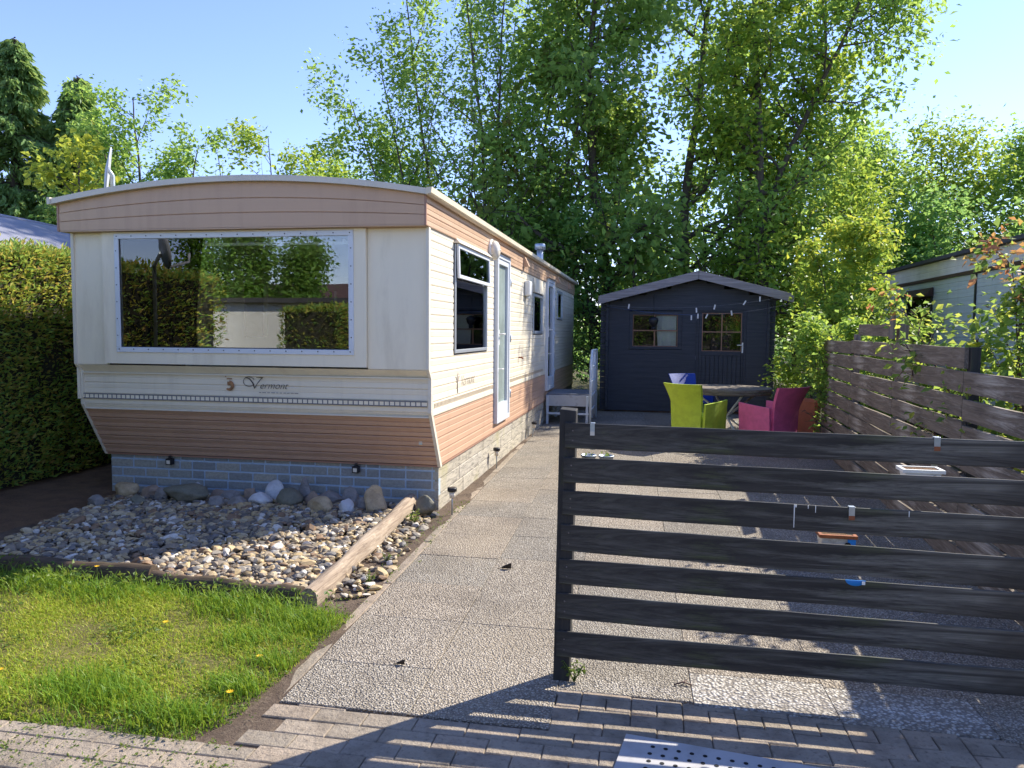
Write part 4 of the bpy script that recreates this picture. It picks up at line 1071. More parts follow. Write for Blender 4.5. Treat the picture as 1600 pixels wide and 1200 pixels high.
m = MB(); m.box(.884, .897, 3.3975, 3.3995, zt - .012, zt + .003); m.build('label_sticker', 'white_plastic', t)

# metal ramp plate with drain holes
T = Matrix.Translation((-.078, 2.985, .004)) @ Matrix.Rotation(R(-8.2), 4, 'Z')
PL = thing('ramp_plate', 'flat grey metal plate with rows of round holes lying on the paving before the gate', 'metal plate', (-.078, 2.985, 0))
m = MB(); m.box(0, 1.15, -.52, 0, .0, .008, T=T); pl = m.build('plate', 'plate_metal', PL, bevel=.002)
m = MB()
for r_ in range(6):
    for k in range(10):
        c = T @ Vector((.115 + k * .049 + (.0 if r_ % 2 == 0 else -.004), -.066 - r_ * .052, .0085)); m.lathe(c, [(.0085, 0), (.0085, .0012)], 14)
m.build('holes', 'hole', pl)
m = MB(); m.lathe(T @ Vector((.33, .09, -.002)), [(.02, 0), (.02, .003)], 14)

# ------------------------------------------------------------------ side fence on the right
def fx(y): return 2.07 + .045 * (y - 6.0)
FN = thing('board_fence', 'weathered brown fence of wide horizontal boards along the right side of the yard', 'fence', (fx(7), 7, 0))
ROWS = [(.02 + .17 * k, .162 + .17 * k) for k in range(9)]
rf_ = random.Random(21)
for i, (z0, z1) in enumerate(ROWS):
    for (ya, yb_) in ((3.7, 5.62), (5.63, 7.49), (7.50, 9.35), (9.36, 11.2)):
        d = rf_.uniform(-.007, .007); e = rf_.uniform(-.014, .014); m = MB(); rows = []
        if i == 8 and ya < 5: continue
        for k in range(7):
            y = ya + (yb_ - ya) * k / 6; x = fx(y) + .003 * math.sin(y * 3 + i); zz = d + e * k / 6 + .002 * math.sin(y * 5 + i * 3)
            rows.append([(x, y, z0 + zz), (x + .028, y, z0 + zz), (x + .028, y, z1 + zz), (x, y, z1 + zz), (x, y, z0 + zz)])
        m.grid([r[::-1] for r in rows]); o = len(m.v); m.v += rows[0][:-1] + rows[-1][:-1]; m.f += [(o + 3, o + 2, o + 1, o), (o + 4, o + 5, o + 6, o + 7)]; m.mi += [0, 0]; m.sm += [False] * 2
        m.build('board', 'fence_wood', FN, loc=(fx(ya), ya + rf_.uniform(-.2, .2), z0), bevel=.003)
for (ya, yb_, z0, z1) in ((7.7, 9.0, 1.58, 1.70),):
    m = MB(); m.beam((fx(ya) + .012, ya, (z0 + z1) / 2), (fx(yb_) + .012, yb_, (z0 + z1) / 2 + .01), .026, z1 - z0); m.build('upper_board', 'fence_wood', FN, bevel=.003)
for y, h, mt in ((3.8, 1.45, 'fence_post'), (5.63, 1.52, 'gate_post'), (7.49, 1.83, 'fence_post'), (9.36, 1.60, 'fence_post'), (11.15, 1.58, 'fence_post')):
    m = MB(); x = fx(y) + .030 - (.055 if y == 7.49 else 0)
    if y == 7.49: m.box(x - .004, x + .022, y - .055, y + .055, 1.56, h); m.box(fx(y) + .03, fx(y) + .11, y - .045, y + .045, -.05, 1.7)
    else: m.box(x, x + .06, y - .035, y + .035, -.05, h)
    m.build('post', mt, FN, bevel=.004)

# ------------------------------------------------------------------ log cabin shed
SX0, SX1, SY0, SY1 = -.96, 2.2, 15.7, 18.3
SH = thing('garden_shed', 'dark blue black log cabin shed with low gable roof at the yard end', 'shed', (.6, 17, 0))
OX = [(-.50, .54, 1.27, 2.03), (.807, 1.776, .0, 2.06)]
def planks(mb, axis, u0, u1, z0, z1, n, sign, holes=(), top=None, pitch=.112, deep=.12):
    k = 0; z = z0
    while z < z1 - .005:
        zt = min(z + pitch, z1)
        segs = [(u0, u1)]
        if top is not None:
            w = top((z + zt) / 2); segs = [(max(u0, w[0]), min(u1, w[1]))]
        for (a, c, p, q) in holes:
            if zt - .03 > p and z + .03 < q:
                ns = []
                for s0, s1 in segs:
                    if a > s0: ns.append((s0, min(a, s1)))
                    if c < s1: ns.append((max(c, s0), s1))
                segs = ns
        for (s0, s1) in segs:
            if s1 - s0 < .02: continue
            e = .008
            if axis == 'x':
                pr = [(n, z + .002), (n + sign * .006, z + .008), (n + sign * .006, zt - .008), (n, zt - .002)]
                r = [[(s0, y, zz) for y, zz in pr], [(s1, y, zz) for y, zz in pr]]
                mb.grid(r if sign > 0 else r[::-1]); y_in = n - sign * deep
                mb.hexa([(s0, min(n, y_in), z), (s1, min(n, y_in), z), (s1, max(n, y_in), z), (s0, max(n, y_in), z), (s0, min(n, y_in), zt - .0005), (s1, min(n, y_in), zt - .0005), (s1, max(n, y_in), zt - .0005), (s0, max(n, y_in), zt - .0005)])
            else:
                mb.box(min(n, n + sign * .05), max(n, n + sign * .05), s0, s1, z + .002, zt - .002)
        z = zt
rl = lambda x: 2.245 + (x + .96) * (2.66 - 2.245) / 1.78 if x < .82 else 2.66 - (x - .82) * (2.66 - 2.27) / 1.72
m = MB(); planks(m, 'x', SX0, SX1, .03, 2.24, SY0, -1, OX, deep=-.05)
planks(m, 'x', SX0, SX1, 2.24, 2.62, SY0, -1, (), top=lambda z: (.82 - (2.64 - z) / .40 * 1.70, .82 + (2.64 - z) / .40 * 1.70), deep=-.05)
m.build('front_wall', 'shed_wood', SH)
m = MB(); planks(m, 'y', SY0 + .06, SY1, .03, 2.24, SX0, 1); planks(m, 'y', SY0 + .06, SY1, .03, 2.24, SX1, -1); m.box(SX0, SX1, SY1, SY1 + .04, .03, 2.3); m.build('side_walls', 'shed_wood', SH)
m = MB(); m.box(SX0 - .0, SX1, SY0 + .06, SY1, -.03, .028); m.build('shed_floor', 'interior_dark', SH)
for xs in (SX0, SX1):        # crossed log ends at the corners
    m = MB(); z = .03
    while z < 2.2: m.box(xs - .115, xs - .002, SY0 - .002, SY0 + .05, z + .002, z + .108) if xs < 0 else m.box(xs + .002, xs + .115, SY0 - .002, SY0 + .05, z + .002, z + .108); z += .112
    z = .086
    while z < 2.2: m.box(xs - .001 if xs < 0 else xs - .05, xs + .05 if xs < 0 else xs + .001, SY0 - .12, SY0 - .008, z + .002, z + .108); z += .112
    m.build('corner_logs', 'shed_wood', SH, bevel=.004)
# roof
for side in (0, 1):
    m = MB(); ex, ez, rx, rz = (-1.09, 2.30, .82, 2.785) if side == 0 else (2.57, 2.335, .82, 2.785)
    a = [(ex, 15.32, ez), (rx, 15.32, rz), (rx, 18.6, rz), (ex, 18.6, ez)]
    if side: a = a[::-1]
    m.hexa([(p[0], p[1], p[2] - .03) for p in a] + a) if side == 0 else m.hexa([(p[0], p[1], p[2] - .03) for p in a] + a)
    m.build('roof', 'roof_felt', SH)
m = MB()
def fas(xa, za, xb, zb, h=.15):
    m.hexa([(xa, 15.295, za - h), (xb, 15.295, zb - h), (xb, 15.318, zb - h), (xa, 15.318, za - h), (xa, 15.295, za + .012), (xb, 15.295, zb + .012), (xb, 15.318, zb + .012), (xa, 15.318, za + .012)])
fas(-1.10, 2.305, .817, 2.79); fas(.823, 2.79, 2.58, 2.34); m.build('fascia', 'shed_fascia', SH, bevel=.003)
m = MB()
for (x, z) in ((-.55, 2.29), (.2, 2.47), (1.45, 2.49), (2.0, 2.34)): m.box(x - .03, x + .03, 15.34, 15.69, z, z + .08)
m.build('rafter', 'shed_wood', SH)
# shed window
m = MB(); a, c, z0, z1 = OX[0]; y0, y1 = SY0 - .03, SY0 + .04; w = .07
m.box(a, c, y0, y1, z1 - w, z1); m.box(a, c, y0, y1, z0, z0 + w - .015); m.box(a, a + w, y0, y1, z0 + w - .015, z1 - w); m.box(c - w - .015, c, y0, y1, z0 + w - .015, z1 - w)
WN = m.build('window', 'shed_wood', SH, bevel=.004)
m = MB(); a, c, z0, z1 = -.43, .455, 1.325, 1.96; q = .014
m.box(a, c, SY0 - .005, SY0 + .02, z0, z0 + q); m.box(a, c, SY0 - .005, SY0 + .02, z1 - q, z1); m.box(a, a + q, SY0 - .005, SY0 + .02, z0 + q, z1 - q); m.box(c - q, c, SY0 - .005, SY0 + .02, z0 + q, z1 - q)
m.box(a + q, c - q, SY0 - .004, SY0 + .019, 1.633, 1.657); m.box(-.01, .016, SY0 - .003, SY0 + .018, z0 + q, 1.633); m.box(-.01, .016, SY0 - .003, SY0 + .018, 1.657, z1 - q); m.build('muntins', 'muntin', WN)
m = MB(); m.box(a + .005, c - .005, SY0 + .006, SY0 + .010, z0 + .005, z1 - .005); m.build('pane', 'glass_dark', WN)
m = MB(); m.smooth = True; m.grid([[(.03 + .4 * i / 8 + (.06 * (2.0 - z) if i == 0 else 0), SY0 + .06 + .012 * math.sin(i * 1.9), z) for i in range(9)] for z in (1.3, 1.5, 1.75, 1.97)]); m.build('white_sheet', 'white_plastic', WN)
# shed door
m = MB(); a, c, z1 = .807, 1.776, 2.06; y0, y1 = SY0 - .028, SY0 + .03
m.box(a, a + .06, y0, y1, .03, z1); m.box(c - .05, c, y0, y1, .03, z1); m.box(a + .06, c - .05, y0, y1, z1 - .045, z1); DR = m.build('door', 'shed_wood', SH, bevel=.003)
m = MB(); a2, c2 = .87, 1.724; y0 = SY0 - .018
m.box(a2, .928, y0, SY0 + .02, .05, 2.01); m.box(1.687, c2, y0, SY0 + .02, .05, 2.01); m.box(.928, 1.687, y0, SY0 + .02, 1.16, 1.245); m.box(.928, 1.687, y0, SY0 + .02, .05, .2); m.box(.928, 1.687, y0, SY0 + .02, 2.0, 2.012)
x = .930
while x < 1.68: m.box(x, min(x + .078, 1.685), y0 + .008, SY0 + .015, .202, 1.158); x += .084
lf = m.build('door_leaf', 'shed_wood', DR, bevel=.003)
m = MB(); a, c, z0, z1 = .928, 1.687, 1.246, 1.999
m.box(a, c, y0 + .002, SY0 + .015, z0, z0 + q); m.box(a, c, y0 + .002, SY0 + .015, z1 - q, z1); m.box(a, a + q, y0 + .002, SY0 + .015, z0 + q, z1 - q); m.box(c - q, c, y0 + .002, SY0 + .015, z0 + q, z1 - q)
m.box(a + q, c - q, y0 + .003, SY0 + .014, 1.615, 1.637); m.box(1.296, 1.318, y0 + .004, SY0 + .013, z0 + q, 1.615); m.box(1.296, 1.318, y0 + .004, SY0 + .013, 1.637, z1 - q); m.build('door_muntins', 'muntin', DR)
m = MB(); m.box(a + .005, c - .005, SY0 - .006, SY0 - .002, z0 + .005, z1 - .005); m.build('door_pane', 'glass_dark', DR)
m = MB(); m.box(1.695, 1.722, y0 - .008, y0 - .001, 1.22, 1.42); m.tube([(1.708, y0, 1.37), (1.708, y0 - .05, 1.37), (1.60, y0 - .05, 1.37)], .009, 8); m.build('door_handle', 'white_plastic', DR)
m = MB(); m.box(.79, .81, SY0 - .035, SY0 - .03, 1.06, 1.15); m.box(.79, .81, SY0 - .035, SY0 - .03, 1.85, 1.94); m.build('hinge', 'galvanised', DR)
# hanging lantern
t = thing('lantern', 'small dark round lantern hanging before the shed window', 'lantern', (-.02, 15.45, 1.85))
m = MB(); m.lathe((-.02, 15.45, 1.83), [(.04, -.11), (.075, -.06), (.10, .02), (.085, .06), (.03, .085)], 16); m.build('shade', 'black_metal', t)
m = MB(); m.tube([(-.02, 15.45, 1.91), (-.02, 15.45, 2.10), (-.02, 15.5, 2.36)], .006, 6); m.build('hanger', 'black_metal', t)
m = MB(); m.lathe((-.02, 15.45, 1.70), [(.045, -.04), (.05, .0), (.04, .02)], 14); m.build('lamp', 'dark_rubber', t)
# clothes lines and pegs
CL = thing('clothesline', 'thin washing lines strung in front of the shed under the eaves', 'clothesline', (-.86, 14.95, 2.1))
def sag(a, c, s, n=16):
    a = Vector(a); c = Vector(c); return [a + (c - a) * i / n - Vector((0, 0, s * 4 * (i / n) * (1 - i / n))) for i in range(n + 1)]
l1 = sag((-.97, 15.6, 2.13), (.82, 14.92, 1.94), .04); l2 = sag((.82, 14.92, 1.94), (2.5, 14.9, 2.17), .05); l3 = sag((-.9, 14.9, 2.12), (2.45, 15.0, 2.30), .12)
m = MB(); m.tube(l1, .0025, 5); m.build('line', 'rope_blue', CL); m = MB(); m.tube(l2, .002, 5); m.build('line', 'rope_white', CL); m = MB(); m.tube(l3, .0018, 5); m.build('line', 'rope_white', CL)
PG = [(-.49, 2.10, 8), (.77, 2.03, -4), (.68, 1.89, 0), (.8, 1.92, 0), (.96, 1.92, 25), (1.1, 2.09, 12), (1.41, 1.98, -10), (1.64, 2.17, 30), (1.91, 2.24, 0)]
for i, (x, z, a) in enumerate(PG):
    T = Matrix.Translation((x, 14.9, z)) @ Matrix.Rotation(R(a), 4, 'Y')
    m = MB(); m.box(-.012, -.001, -.006, .006, -.045, .045, T=T); m.box(.001, .012, -.006, .006, -.045, .045, T=T); m.box(-.014, .014, -.004, .004, .008, .016, T=T)
    o = m.build('clothes_peg', 'peg', loc=(x, 14.9, z)); tag(o, 'pale clothes peg clipped on the washing line before the dark shed', 'clothes peg', 'clothes pegs on the washing line')
# steps with railing at the second caravan door
ST = thing('door_steps', 'white metal steps with dark tread and grid railing at the far caravan door', 'steps', (-1.45, 13.7, 0))
m = MB(); m.box(-1.84, -1.10, 13.32, 14.5, .49, .52); m.build('platform', 'step_tread', ST)
m = MB(); m.box(-1.85, -1.09, 13.29, 13.318, .31, .50); m.box(-1.85, -1.09, 14.502, 14.52, .31, .5); m.build('skirt', 'step_white', ST, bevel=.003)
m = MB(); m.box(-1.82, -1.08, 13.22, 13.28, .17, .20); m.build('lower_tread', 'rail_paint', ST)
for (x, y) in ((-1.81, 13.26), (-1.12, 13.26), (-1.81, 14.4), (-1.12, 14.4)):
    m = MB(); m.box(x - .02, x + .02, y - .02, y + .02, -.02, .31 if y > 14 else .49); m.build('leg', 'rail_paint', ST)
m = MB(); x = -1.06
m.tube([(x, 13.2, -.02), (x, 13.2, 1.05), (x, 13.45, 1.28), (x, 14.5, 1.28), (x, 14.5, -.02)], .022, 8)
for z in (.25, .5, .75, 1.0): m.tube([(x, 13.2, z), (x, 14.5, z)], .012, 6)
for y in (13.52, 13.85, 14.18): m.tube([(x, y, .1), (x, y, 1.27)], .012, 6)
m.build('railing', 'rail_paint', ST)
# solar stake lights along the skirting
for (x, y, h, lab) in ((-1.715, 6.45, .20, 'dark solar stake light nearest the gravel bed corner'), (-1.80, 8.80, .20, 'dark solar stake light standing below the first glazed door'), (-1.80, 11.5, .2, 'dark solar stake light farthest along the skirting, leaning')):
    t = thing('solar_light', lab, 'garden light', (x, y, 0), 'solar stake lights beside the caravan'); dx = .03 if 'leaning' in lab else 0.0
    m = MB(); m.tube([(x, y, -.02), (x + dx, y, h)], .007, 8); m.build('stake', 'galvanised', t)
    m = MB(); m.lathe((x + dx, y, h), [(.022, -.06), (.028, 0)], 14); m.build('lamp_glass', 'lens', t)
    m = MB(); m.lathe((x + dx, y, h), [(.042, 0), (.042, .028), (.036, .034)], 16); m.build('cap', 'black_metal', t)

# ------------------------------------------------------------------ table and woven chairs
def chair(mat):
    t = thing('garden_chair', '', 'chair'); H = .875
    wid = lambda z: .25 - .045 * math.sin(min(1, max(0, (z - .0) / .72)) * math.pi) * 1.0 + (.03 if z > .72 else 0) * (z - .72) / .15
    yb = lambda z: -.235 + .055 * math.sin(z / .75 * math.pi) - (.075 * ((z - .5) / .375) ** 2 if z > .5 else 0)
    m = MB(); m.smooth = True; ring = []
    zs = [H * i / 16 for i in range(17)]
    def yc(x, z): return yb(z) - .05 * (1 - (x / .25) ** 2) * (.4 + z)
    F = [[(wid(z) * u, yc(wid(z) * u, z) + .017, z) for u in [k / 5 - 1 for k in range(11)]] for z in zs]
    Bk = [[(p[0], p[1] - .036, p[2]) for p in r] for r in F]
    m.grid([r[::-1] for r in F]); m.grid(Bk)
    m.smooth = False; m.grid([F[-1][::-1], Bk[-1][::-1]]); m.grid([[r[0] for r in F], [r[0] for r in Bk]]); m.grid([[r[-1] for r in Bk], [r[-1] for r in F]])
    m.build('backrest', mat, t)
    for s in (-1, 1):
        m = MB(); rows = []
        for i in range(9):
            y = -.19 + .47 * i / 8; zt = .60 + .04 * i / 8; xo = .245 + .02 * math.sin(i / 8 * 3.14)
            rows.append([(s * (xo - .035), y, 0.0), (s * (xo - .006 - .02), y, .3), (s * (xo - .012), y, zt - .02), (s * (xo - .008), y, zt), (s * (xo + .024), y, zt), (s * (xo + .022), y, zt - .02), (s * (xo + .008), y, .3), (s * (xo - .002), y, 0.0)])
        if s < 0: rows = [r[::-1] for r in rows]
        m.smooth = False; m.grid(rows); o = len(m.v); m.v += rows[0] + rows[-1]; m.f += [tuple(o + k for k in reversed(range(8))), tuple(o + 8 + k for k in range(8))]; m.mi += [0, 0]; m.sm += [False] * 2
        m.build('side_panel', mat, t)
    m = MB(); m.box(-.215, .215, -.16, .27, .36, .43); m.build('seat', mat, t, bevel=.02)
    m = MB(); m.box(-.21, .21, .235, .265, .0, .355); m.build('front_panel', mat, t)
    return t
for (mat, x, y, ang, sc, lab) in (('weave_lime', .62, 11.25, -38, 1.12, 'lime green woven armchair with its back to the gate, left of the pink one'), ('weave_pink', 1.60, 10.95, 42, 1.12, 'pink woven armchair with its back to the gate'),
                              ('weave_blue', .66, 13.45, 214, .98, 'blue woven chair behind the round table by the shed'), ('weave_rust', 2.20, 12.0, 74, 1.0, 'rust orange woven chair at the fence behind the pink one')):
    c = chair(mat); c.location = (x, y, 0); c.rotation_euler = (0, 0, R(ang)); c.scale = (sc, sc, 1.02); tag(c, lab, 'chair', 'woven garden armchairs round the table')
TB = thing('round_table', 'round weathered plank table with crossed metal legs between the coloured chairs', 'table', (1.15, 12.5, 0))
m = MB(); rt = .67
for k in range(9):
    xa = -rt + k * 2 * rt / 9 + .003; xb = xa + 2 * rt / 9 - .006; n = 8
    pts = [(x, -math.sqrt(max(0, rt * rt - x * x))) for x in np.linspace(xa, xb, n)] + [(x, math.sqrt(max(0, rt * rt - x * x))) for x in np.linspace(xb, xa, n)]
    o = len(m.v); N = len(pts)
    m.v += [(1.15 + p[1], 12.5 + p[0], .715) for p in pts] + [(1.15 + p[1], 12.5 + p[0], .752) for p in pts]
    m.f += [tuple(o + i for i in range(N)), tuple(o + N + i for i in reversed(range(N)))] + [(o + (i + 1) % N, o + i, o + N + i, o + N + (i + 1) % N) for i in range(N)]; m.mi += [0] * (N + 2); m.sm += [False] * (N + 2)
m.build('tabletop', 'table_wood', TB)
m = MB(); m.lathe((1.15, 12.5, 0), [(rt - .04, .66), (rt - .01, .66), (rt - .01, .713), (rt - .04, .713)], 32); m.build('apron', 'table_wood', TB)
for k in range(4):
    a = R(20 + 90 * k); m = MB(); m.tube([(1.15 + .52 * math.cos(a), 12.5 + .52 * math.sin(a), .66), (1.15 - .42 * math.cos(a), 12.5 - .42 * math.sin(a), 0)], .018, 8); m.build('leg', 'rail_paint', TB)
t = thing('stone', 'pale lumpy stone on the paving between the green and pink chairs', 'stone', (1.16, 11.6, 0))
npm = IV3 * vnoise(IV3, 5, .15)[:, None] * .09 + np.array([1.16, 11.6, .07]); npmesh('stone_body', npm, IF3, 'rock_pale', t, True)

# ------------------------------------------------------------------ neighbour's caravan on the right
NB = thing('neighbour_caravan', 'grey green ribbed caravan behind the fence on the right', 'caravan', (5.9, 13, 0))
m = MB(); siding(m, 'y', 7.6, 13.75, .45, 2.48, 4.5, -1, 0, .12, .8); siding(m, 'y', 15.05, 16.6, .45, 2.48, 4.5, -1, 0, .12, .8); siding(m, 'y', 13.75, 15.05, .45, 1.5, 4.5, -1, 0, .12, .8); siding(m, 'y', 13.75, 15.05, 2.33, 2.48, 4.5, -1, 0, .12, .8)
m.box(4.52, 7.6, 7.6, 7.63, .45, 2.7); m.box(4.52, 7.6, 16.57, 16.6, .45, 2.7); m.box(7.57, 7.6, 7.64, 16.56, .45, 2.7); m.build('wall', 'siding_grey', NB)
m = MB(); siding(m, 'y', 7.6, 16.6, 2.53, 2.78, 4.48, -1, 0, .12, .5); m.build('upper_fascia', simple('fascia_grey', (.68, .65, .56), .5), NB)
m = MB(); m.box(4.455, 4.5, 7.58, 16.62, 2.485, 2.535); m.build('brown_band', simple('brown_strip', (.07, .035, .025), .5), NB)
m = MB(); m.hexa([(4.38, 7.5, 2.785), (7.7, 7.5, 2.785), (7.7, 16.7, 2.785), (4.38, 16.7, 2.785), (4.38, 7.5, 2.84), (7.7, 7.5, 2.84), (7.7, 16.7, 2.84), (4.38, 16.7, 2.84)]); m.build('roof', 'roof_felt', NB)
m = MB(); m.box(4.475, 4.56, 13.75, 13.80, 1.5, 2.33); m.box(4.475, 4.56, 15.0, 15.05, 1.5, 2.33); m.box(4.475, 4.56, 13.8, 15.0, 1.5, 1.55); m.box(4.475, 4.56, 13.8, 15.0, 2.28, 2.33); nw = m.build('window', 'black_metal', NB)
m = MB(); m.box(4.5, 4.505, 13.8, 15.0, 1.55, 2.28); m.build('pane', 'glass_dark', nw)
m = MB(); m.hexa([(4.30, 13.6, 2.24), (4.48, 13.7, 2.24), (4.48, 15.1, 2.24), (4.30, 15.2, 2.24), (4.46, 13.7, 2.38), (4.48, 13.7, 2.38), (4.48, 15.1, 2.38), (4.46, 15.1, 2.38)]); m.build('awning', 'brown_strip', NB)
for ya, yb_ in ((12.0, 12.05), (10.6, 10.63)):
    m = MB(); m.box(4.478, 4.492, ya, yb_, .45, 2.48); m.build('corner_strip', 'black_metal', NB)
m = MB(); m.box(4.6, 7.5, 7.7, 16.5, -.05, .45); m.build('base', 'dark_rubber', NB)
m = MB(); m.box(4.6, 7.5, 7.7, 16.5, 1.0, 1.02); m.build('inside_floor', 'interior_dark', NB)
# grey domed tent roof beyond the hedge on the left
TN = thing('grey_tent', 'grey curved tarpaulin tent roof beyond the hedge on the left', 'tent', (-11.5, 10.2, 0))
m = MB(); m.smooth = True; rows = []
for j in range(9):
    y = 8.6 + j * .6; rows.append([(-8.6 - 6 * i / 20, y, 2.55 + .98 * math.sin(min(1, i / 9) * math.pi / 2) ** .8 * (1 - .12 * ((j - 4) / 4) ** 2) - .0015 * max(0, i - 9) ** 2 * 1.5) for i in range(21)])
m.grid(rows); m.build('canopy', 'tent_grey', TN)
m = MB(); m.smooth = True; m.grid([rows[0], [(p[0], p[1], 0) for p in rows[0]]]); m.grid([[(r[0][0], r[0][1], 0) for r in rows], [r[0] for r in rows]]); m.build('tent_wall', 'tent_grey', TN)
m = MB(); m.tube([rows[k][5] for k in range(9)], .02, 6); m.build('seam', 'tent_grey', TN)
# satellite dish on the neighbour side, seen nearly edge on over the roof
SD = thing('satellite_dish', 'grey satellite dish seen edge on behind the left end of the caravan roof', 'dish', (-7.1, 9.2, 0))
m = MB(); T = Matrix.Translation((-7.14, 9.1, 3.62)) @ (-Vector((-.80, -.60, .12))).to_track_quat('Z', 'Y').to_matrix().to_4x4()
prof = [(0, 0), (.12, .006), (.22, .02), (.31, .03), (.36, .038)]
mm = MB(); mm.lathe((0, 0, 0), prof + [(.36, .05), (.31, .042), (.2, .026), (.01, .012)], 28); mm.v = [tuple(T @ Vector(p)) for p in mm.v]; mm.build('reflector', 'dish_grey', SD)
m.tube([(-7.1, 9.2, 0), (-7.1, 9.2, 3.62), (-7.12, 9.12, 3.70)], .03, 8); m.build('mast', 'galvanised', SD)
# ------------------------------------------------------------------ trees, hedges and shrubs
def grow(mb, tips, p, d, L, r, lvl, rg, P):
    """recursive limb; adds tubes, collects (point, dir) along the outer twigs"""
    n = max(4, int(L / P['seg'])); pts = [p]; dirs = [d]
    for i in range(n):
        d = (d + Vector(rg.normal(size=3)) * P['wander'] * (P.get('w0', .3) if lvl == 0 else 1.0) + Vector((0, 0, P['upw'][min(lvl, len(P['upw']) - 1)]))).normalized()
        p = p + d * (L / n); pts.append(p); dirs.append(d)
    rads = [r * (1 - .8 * i / n) for i in range(n + 1)]
    if r > P['rmin']: mb.tube(pts, rads, 7 if r > .05 else 5, caps=False)
    last = lvl >= P['levels']
    if last or lvl >= P['leaf_from']:
        for i in range(1, n + 1):
            tips.append((pts[i], dirs[i], 1.0 if last else .6))
    if last: return
    k = P['kids'][lvl]; t0 = P['t0'][lvl]
    for q in range(k):
        t = t0 + (1 - t0) * (q + rg.uniform(0, 1)) / k; i = min(n - 1, int(t * n)); f = t * n - i
        bp = pts[i].lerp(pts[i + 1], min(1, max(0, f))); bd = dirs[i]
        az = rg.uniform(0, 6.283); ref = Vector((1, 0, 0)) if abs(bd.x) < .8 else Vector((0, 1, 0))
        a = (ref - bd * ref.dot(bd)).normalized(); c = bd.cross(a)
        an = R(P['ang'][lvl] * rg.uniform(.75, 1.25))
        nd = bd * math.cos(an) + (a * math.cos(az) + c * math.sin(az)) * math.sin(an)
        shape = P['shape'](t) if lvl == 0 else (1 - .5 * t)
        grow(mb, tips, bp, nd, L * P['ratio'][lvl] * shape * rg.uniform(.7, 1.2), max(.006, rads[i] * P['rr']), lvl + 1, rg, P)
BASEP = dict(seg=.35, wander=.10, upw=[.03, .05, .03], levels=2, leaf_from=2, kids=[20, 8], t0=[.25, .2], ang=[50, 50], ratio=[.42, .45], rr=.55, rmin=.007, shape=lambda t: 1.1 - .75 * t)
def tree(name, label, x, y, H, seed, leaf, bark='bark', nleaf=9000, lsize=.11, stems=((0, 0, 1.0, 0, 0),), r0=None, group='trees behind the caravan and shed', cat='tree', P=None, spread=.14, droop=.35, aspect=.6, extra=None, clip=None):
    rg = np.random.default_rng(seed); PP = dict(BASEP); PP.update(P or {})
    if y > 17: nleaf = int(nleaf * 1.05)
    t = thing(name, label, cat, (x, y, 0), group); mb = MB(); tips = []
    for (dx, dy, s, lx, ly) in stems:
        d = Vector((lx, ly, 1)).normalized()
        grow(mb, tips, Vector((x + dx, y + dy, -.05)), d, H * s, (r0 or H * .014) * s, 0, rg, PP)
    mb.build('trunk', bark, t)
    pts = np.array([tuple(q[0]) for q in tips]); dr = np.array([tuple(q[1]) for q in tips]); wt = np.array([q[2] for q in tips]); wt = wt / wt.sum()
    idx = rg.choice(len(pts), nleaf, p=wt)
    Pn = pts[idx] + rg.normal(size=(nleaf, 3)) * spread
    if clip: kk = clip(Pn); Pn, idx = Pn[kk], idx[kk]
    V, F = leaves(Pn, lsize, rg, droop, aspect, out=dr[idx], outw=.6)
    npmesh('crown', V, F, leaf, t)
    if extra:
        m_, frac, top = extra; k = np.argsort(-(pts[:, 2] + rg.normal(size=len(pts)) * top))[:max(10, int(len(pts) * frac))]
        idx = rg.choice(k, int(nleaf * frac)); V, F = leaves(pts[idx] + rg.normal(size=(len(idx), 3)) * spread, lsize, rg, droop, aspect); npmesh('top_leaves', V, F, m_, t)  # leaves in a second colour on the highest twigs
    return t
FAN = dict(kids=[20, 9], ang=[40, 44], ratio=[.30, .45], upw=[.02, .035, .02], t0=[.10, .1], shape=lambda t: 1.1 - .65 * t, wander=.08)
tree('multi_stem_tree', 'open many stemmed tree fanning out left of the tall trees, over the caravan roof', -4.6, 19.8, 11.5, 3, 'leaf_mid', 'bark', 42000, .125,
     stems=((0, 0, 1.0, .0, 0), (-.3, .1, .95, -.16, .05), (.3, 0, 1.0, .13, .1), (-.5, -.1, .80, -.36, 0), (.5, .2, .95, .24, -.05), (-.6, .2, .62, -.62, .1), (-.2, .3, .98, -.07, .2), (.15, .2, .95, .06, -.1), (-.4, 0, .72, -.48, -.1), (.6, .3, .8, .38, .1)), r0=.07, P=FAN, spread=.17)
MAP = dict(kids=[30, 11], ang=[66, 52], ratio=[.30, .5], upw=[.02, .03, .0], t0=[.08, .12], shape=lambda t: 1.12 - .72 * t, wander=.13)
tree('maple_tree', 'dense dark maple with bronze topped leaves in the middle behind the shed', -1.1, 20.0, 13.0, 11, 'leaf_maple', 'bark', 16000, .19, P=MAP, spread=.36, droop=.5, aspect=.8)
tree('tall_tree', 'tall thin tree between the bronze topped maple and the bare trunked pair', .75, 21.8, 13.4, 12, 'leaf_mid', 'bark', 14500, .17, P=dict(MAP, ratio=[.27, .5]), spread=.30)
SL = dict(kids=[30, 9], ang=[70, 52], ratio=[.21, .5], upw=[.01, .03, -.01], t0=[.12, .12], shape=lambda t: 1.1 - .5 * t, wander=.14)
tree('slender_tree', 'slender tree with a visible dark trunk, left of the bare trunked pair', 1.75, 21.0, 12.8, 13, 'leaf_mid', 'bark', 11500, .16, P=SL, r0=.12, spread=.25)
tree('slender_tree', 'slender tree with the thickest visible trunk above the right half of the shed', 2.85, 20.4, 12.8, 14, 'leaf_bright', 'bark', 11000, .16, P=dict(SL, ratio=[.165, .5], w0=.12), r0=.15, spread=.25)
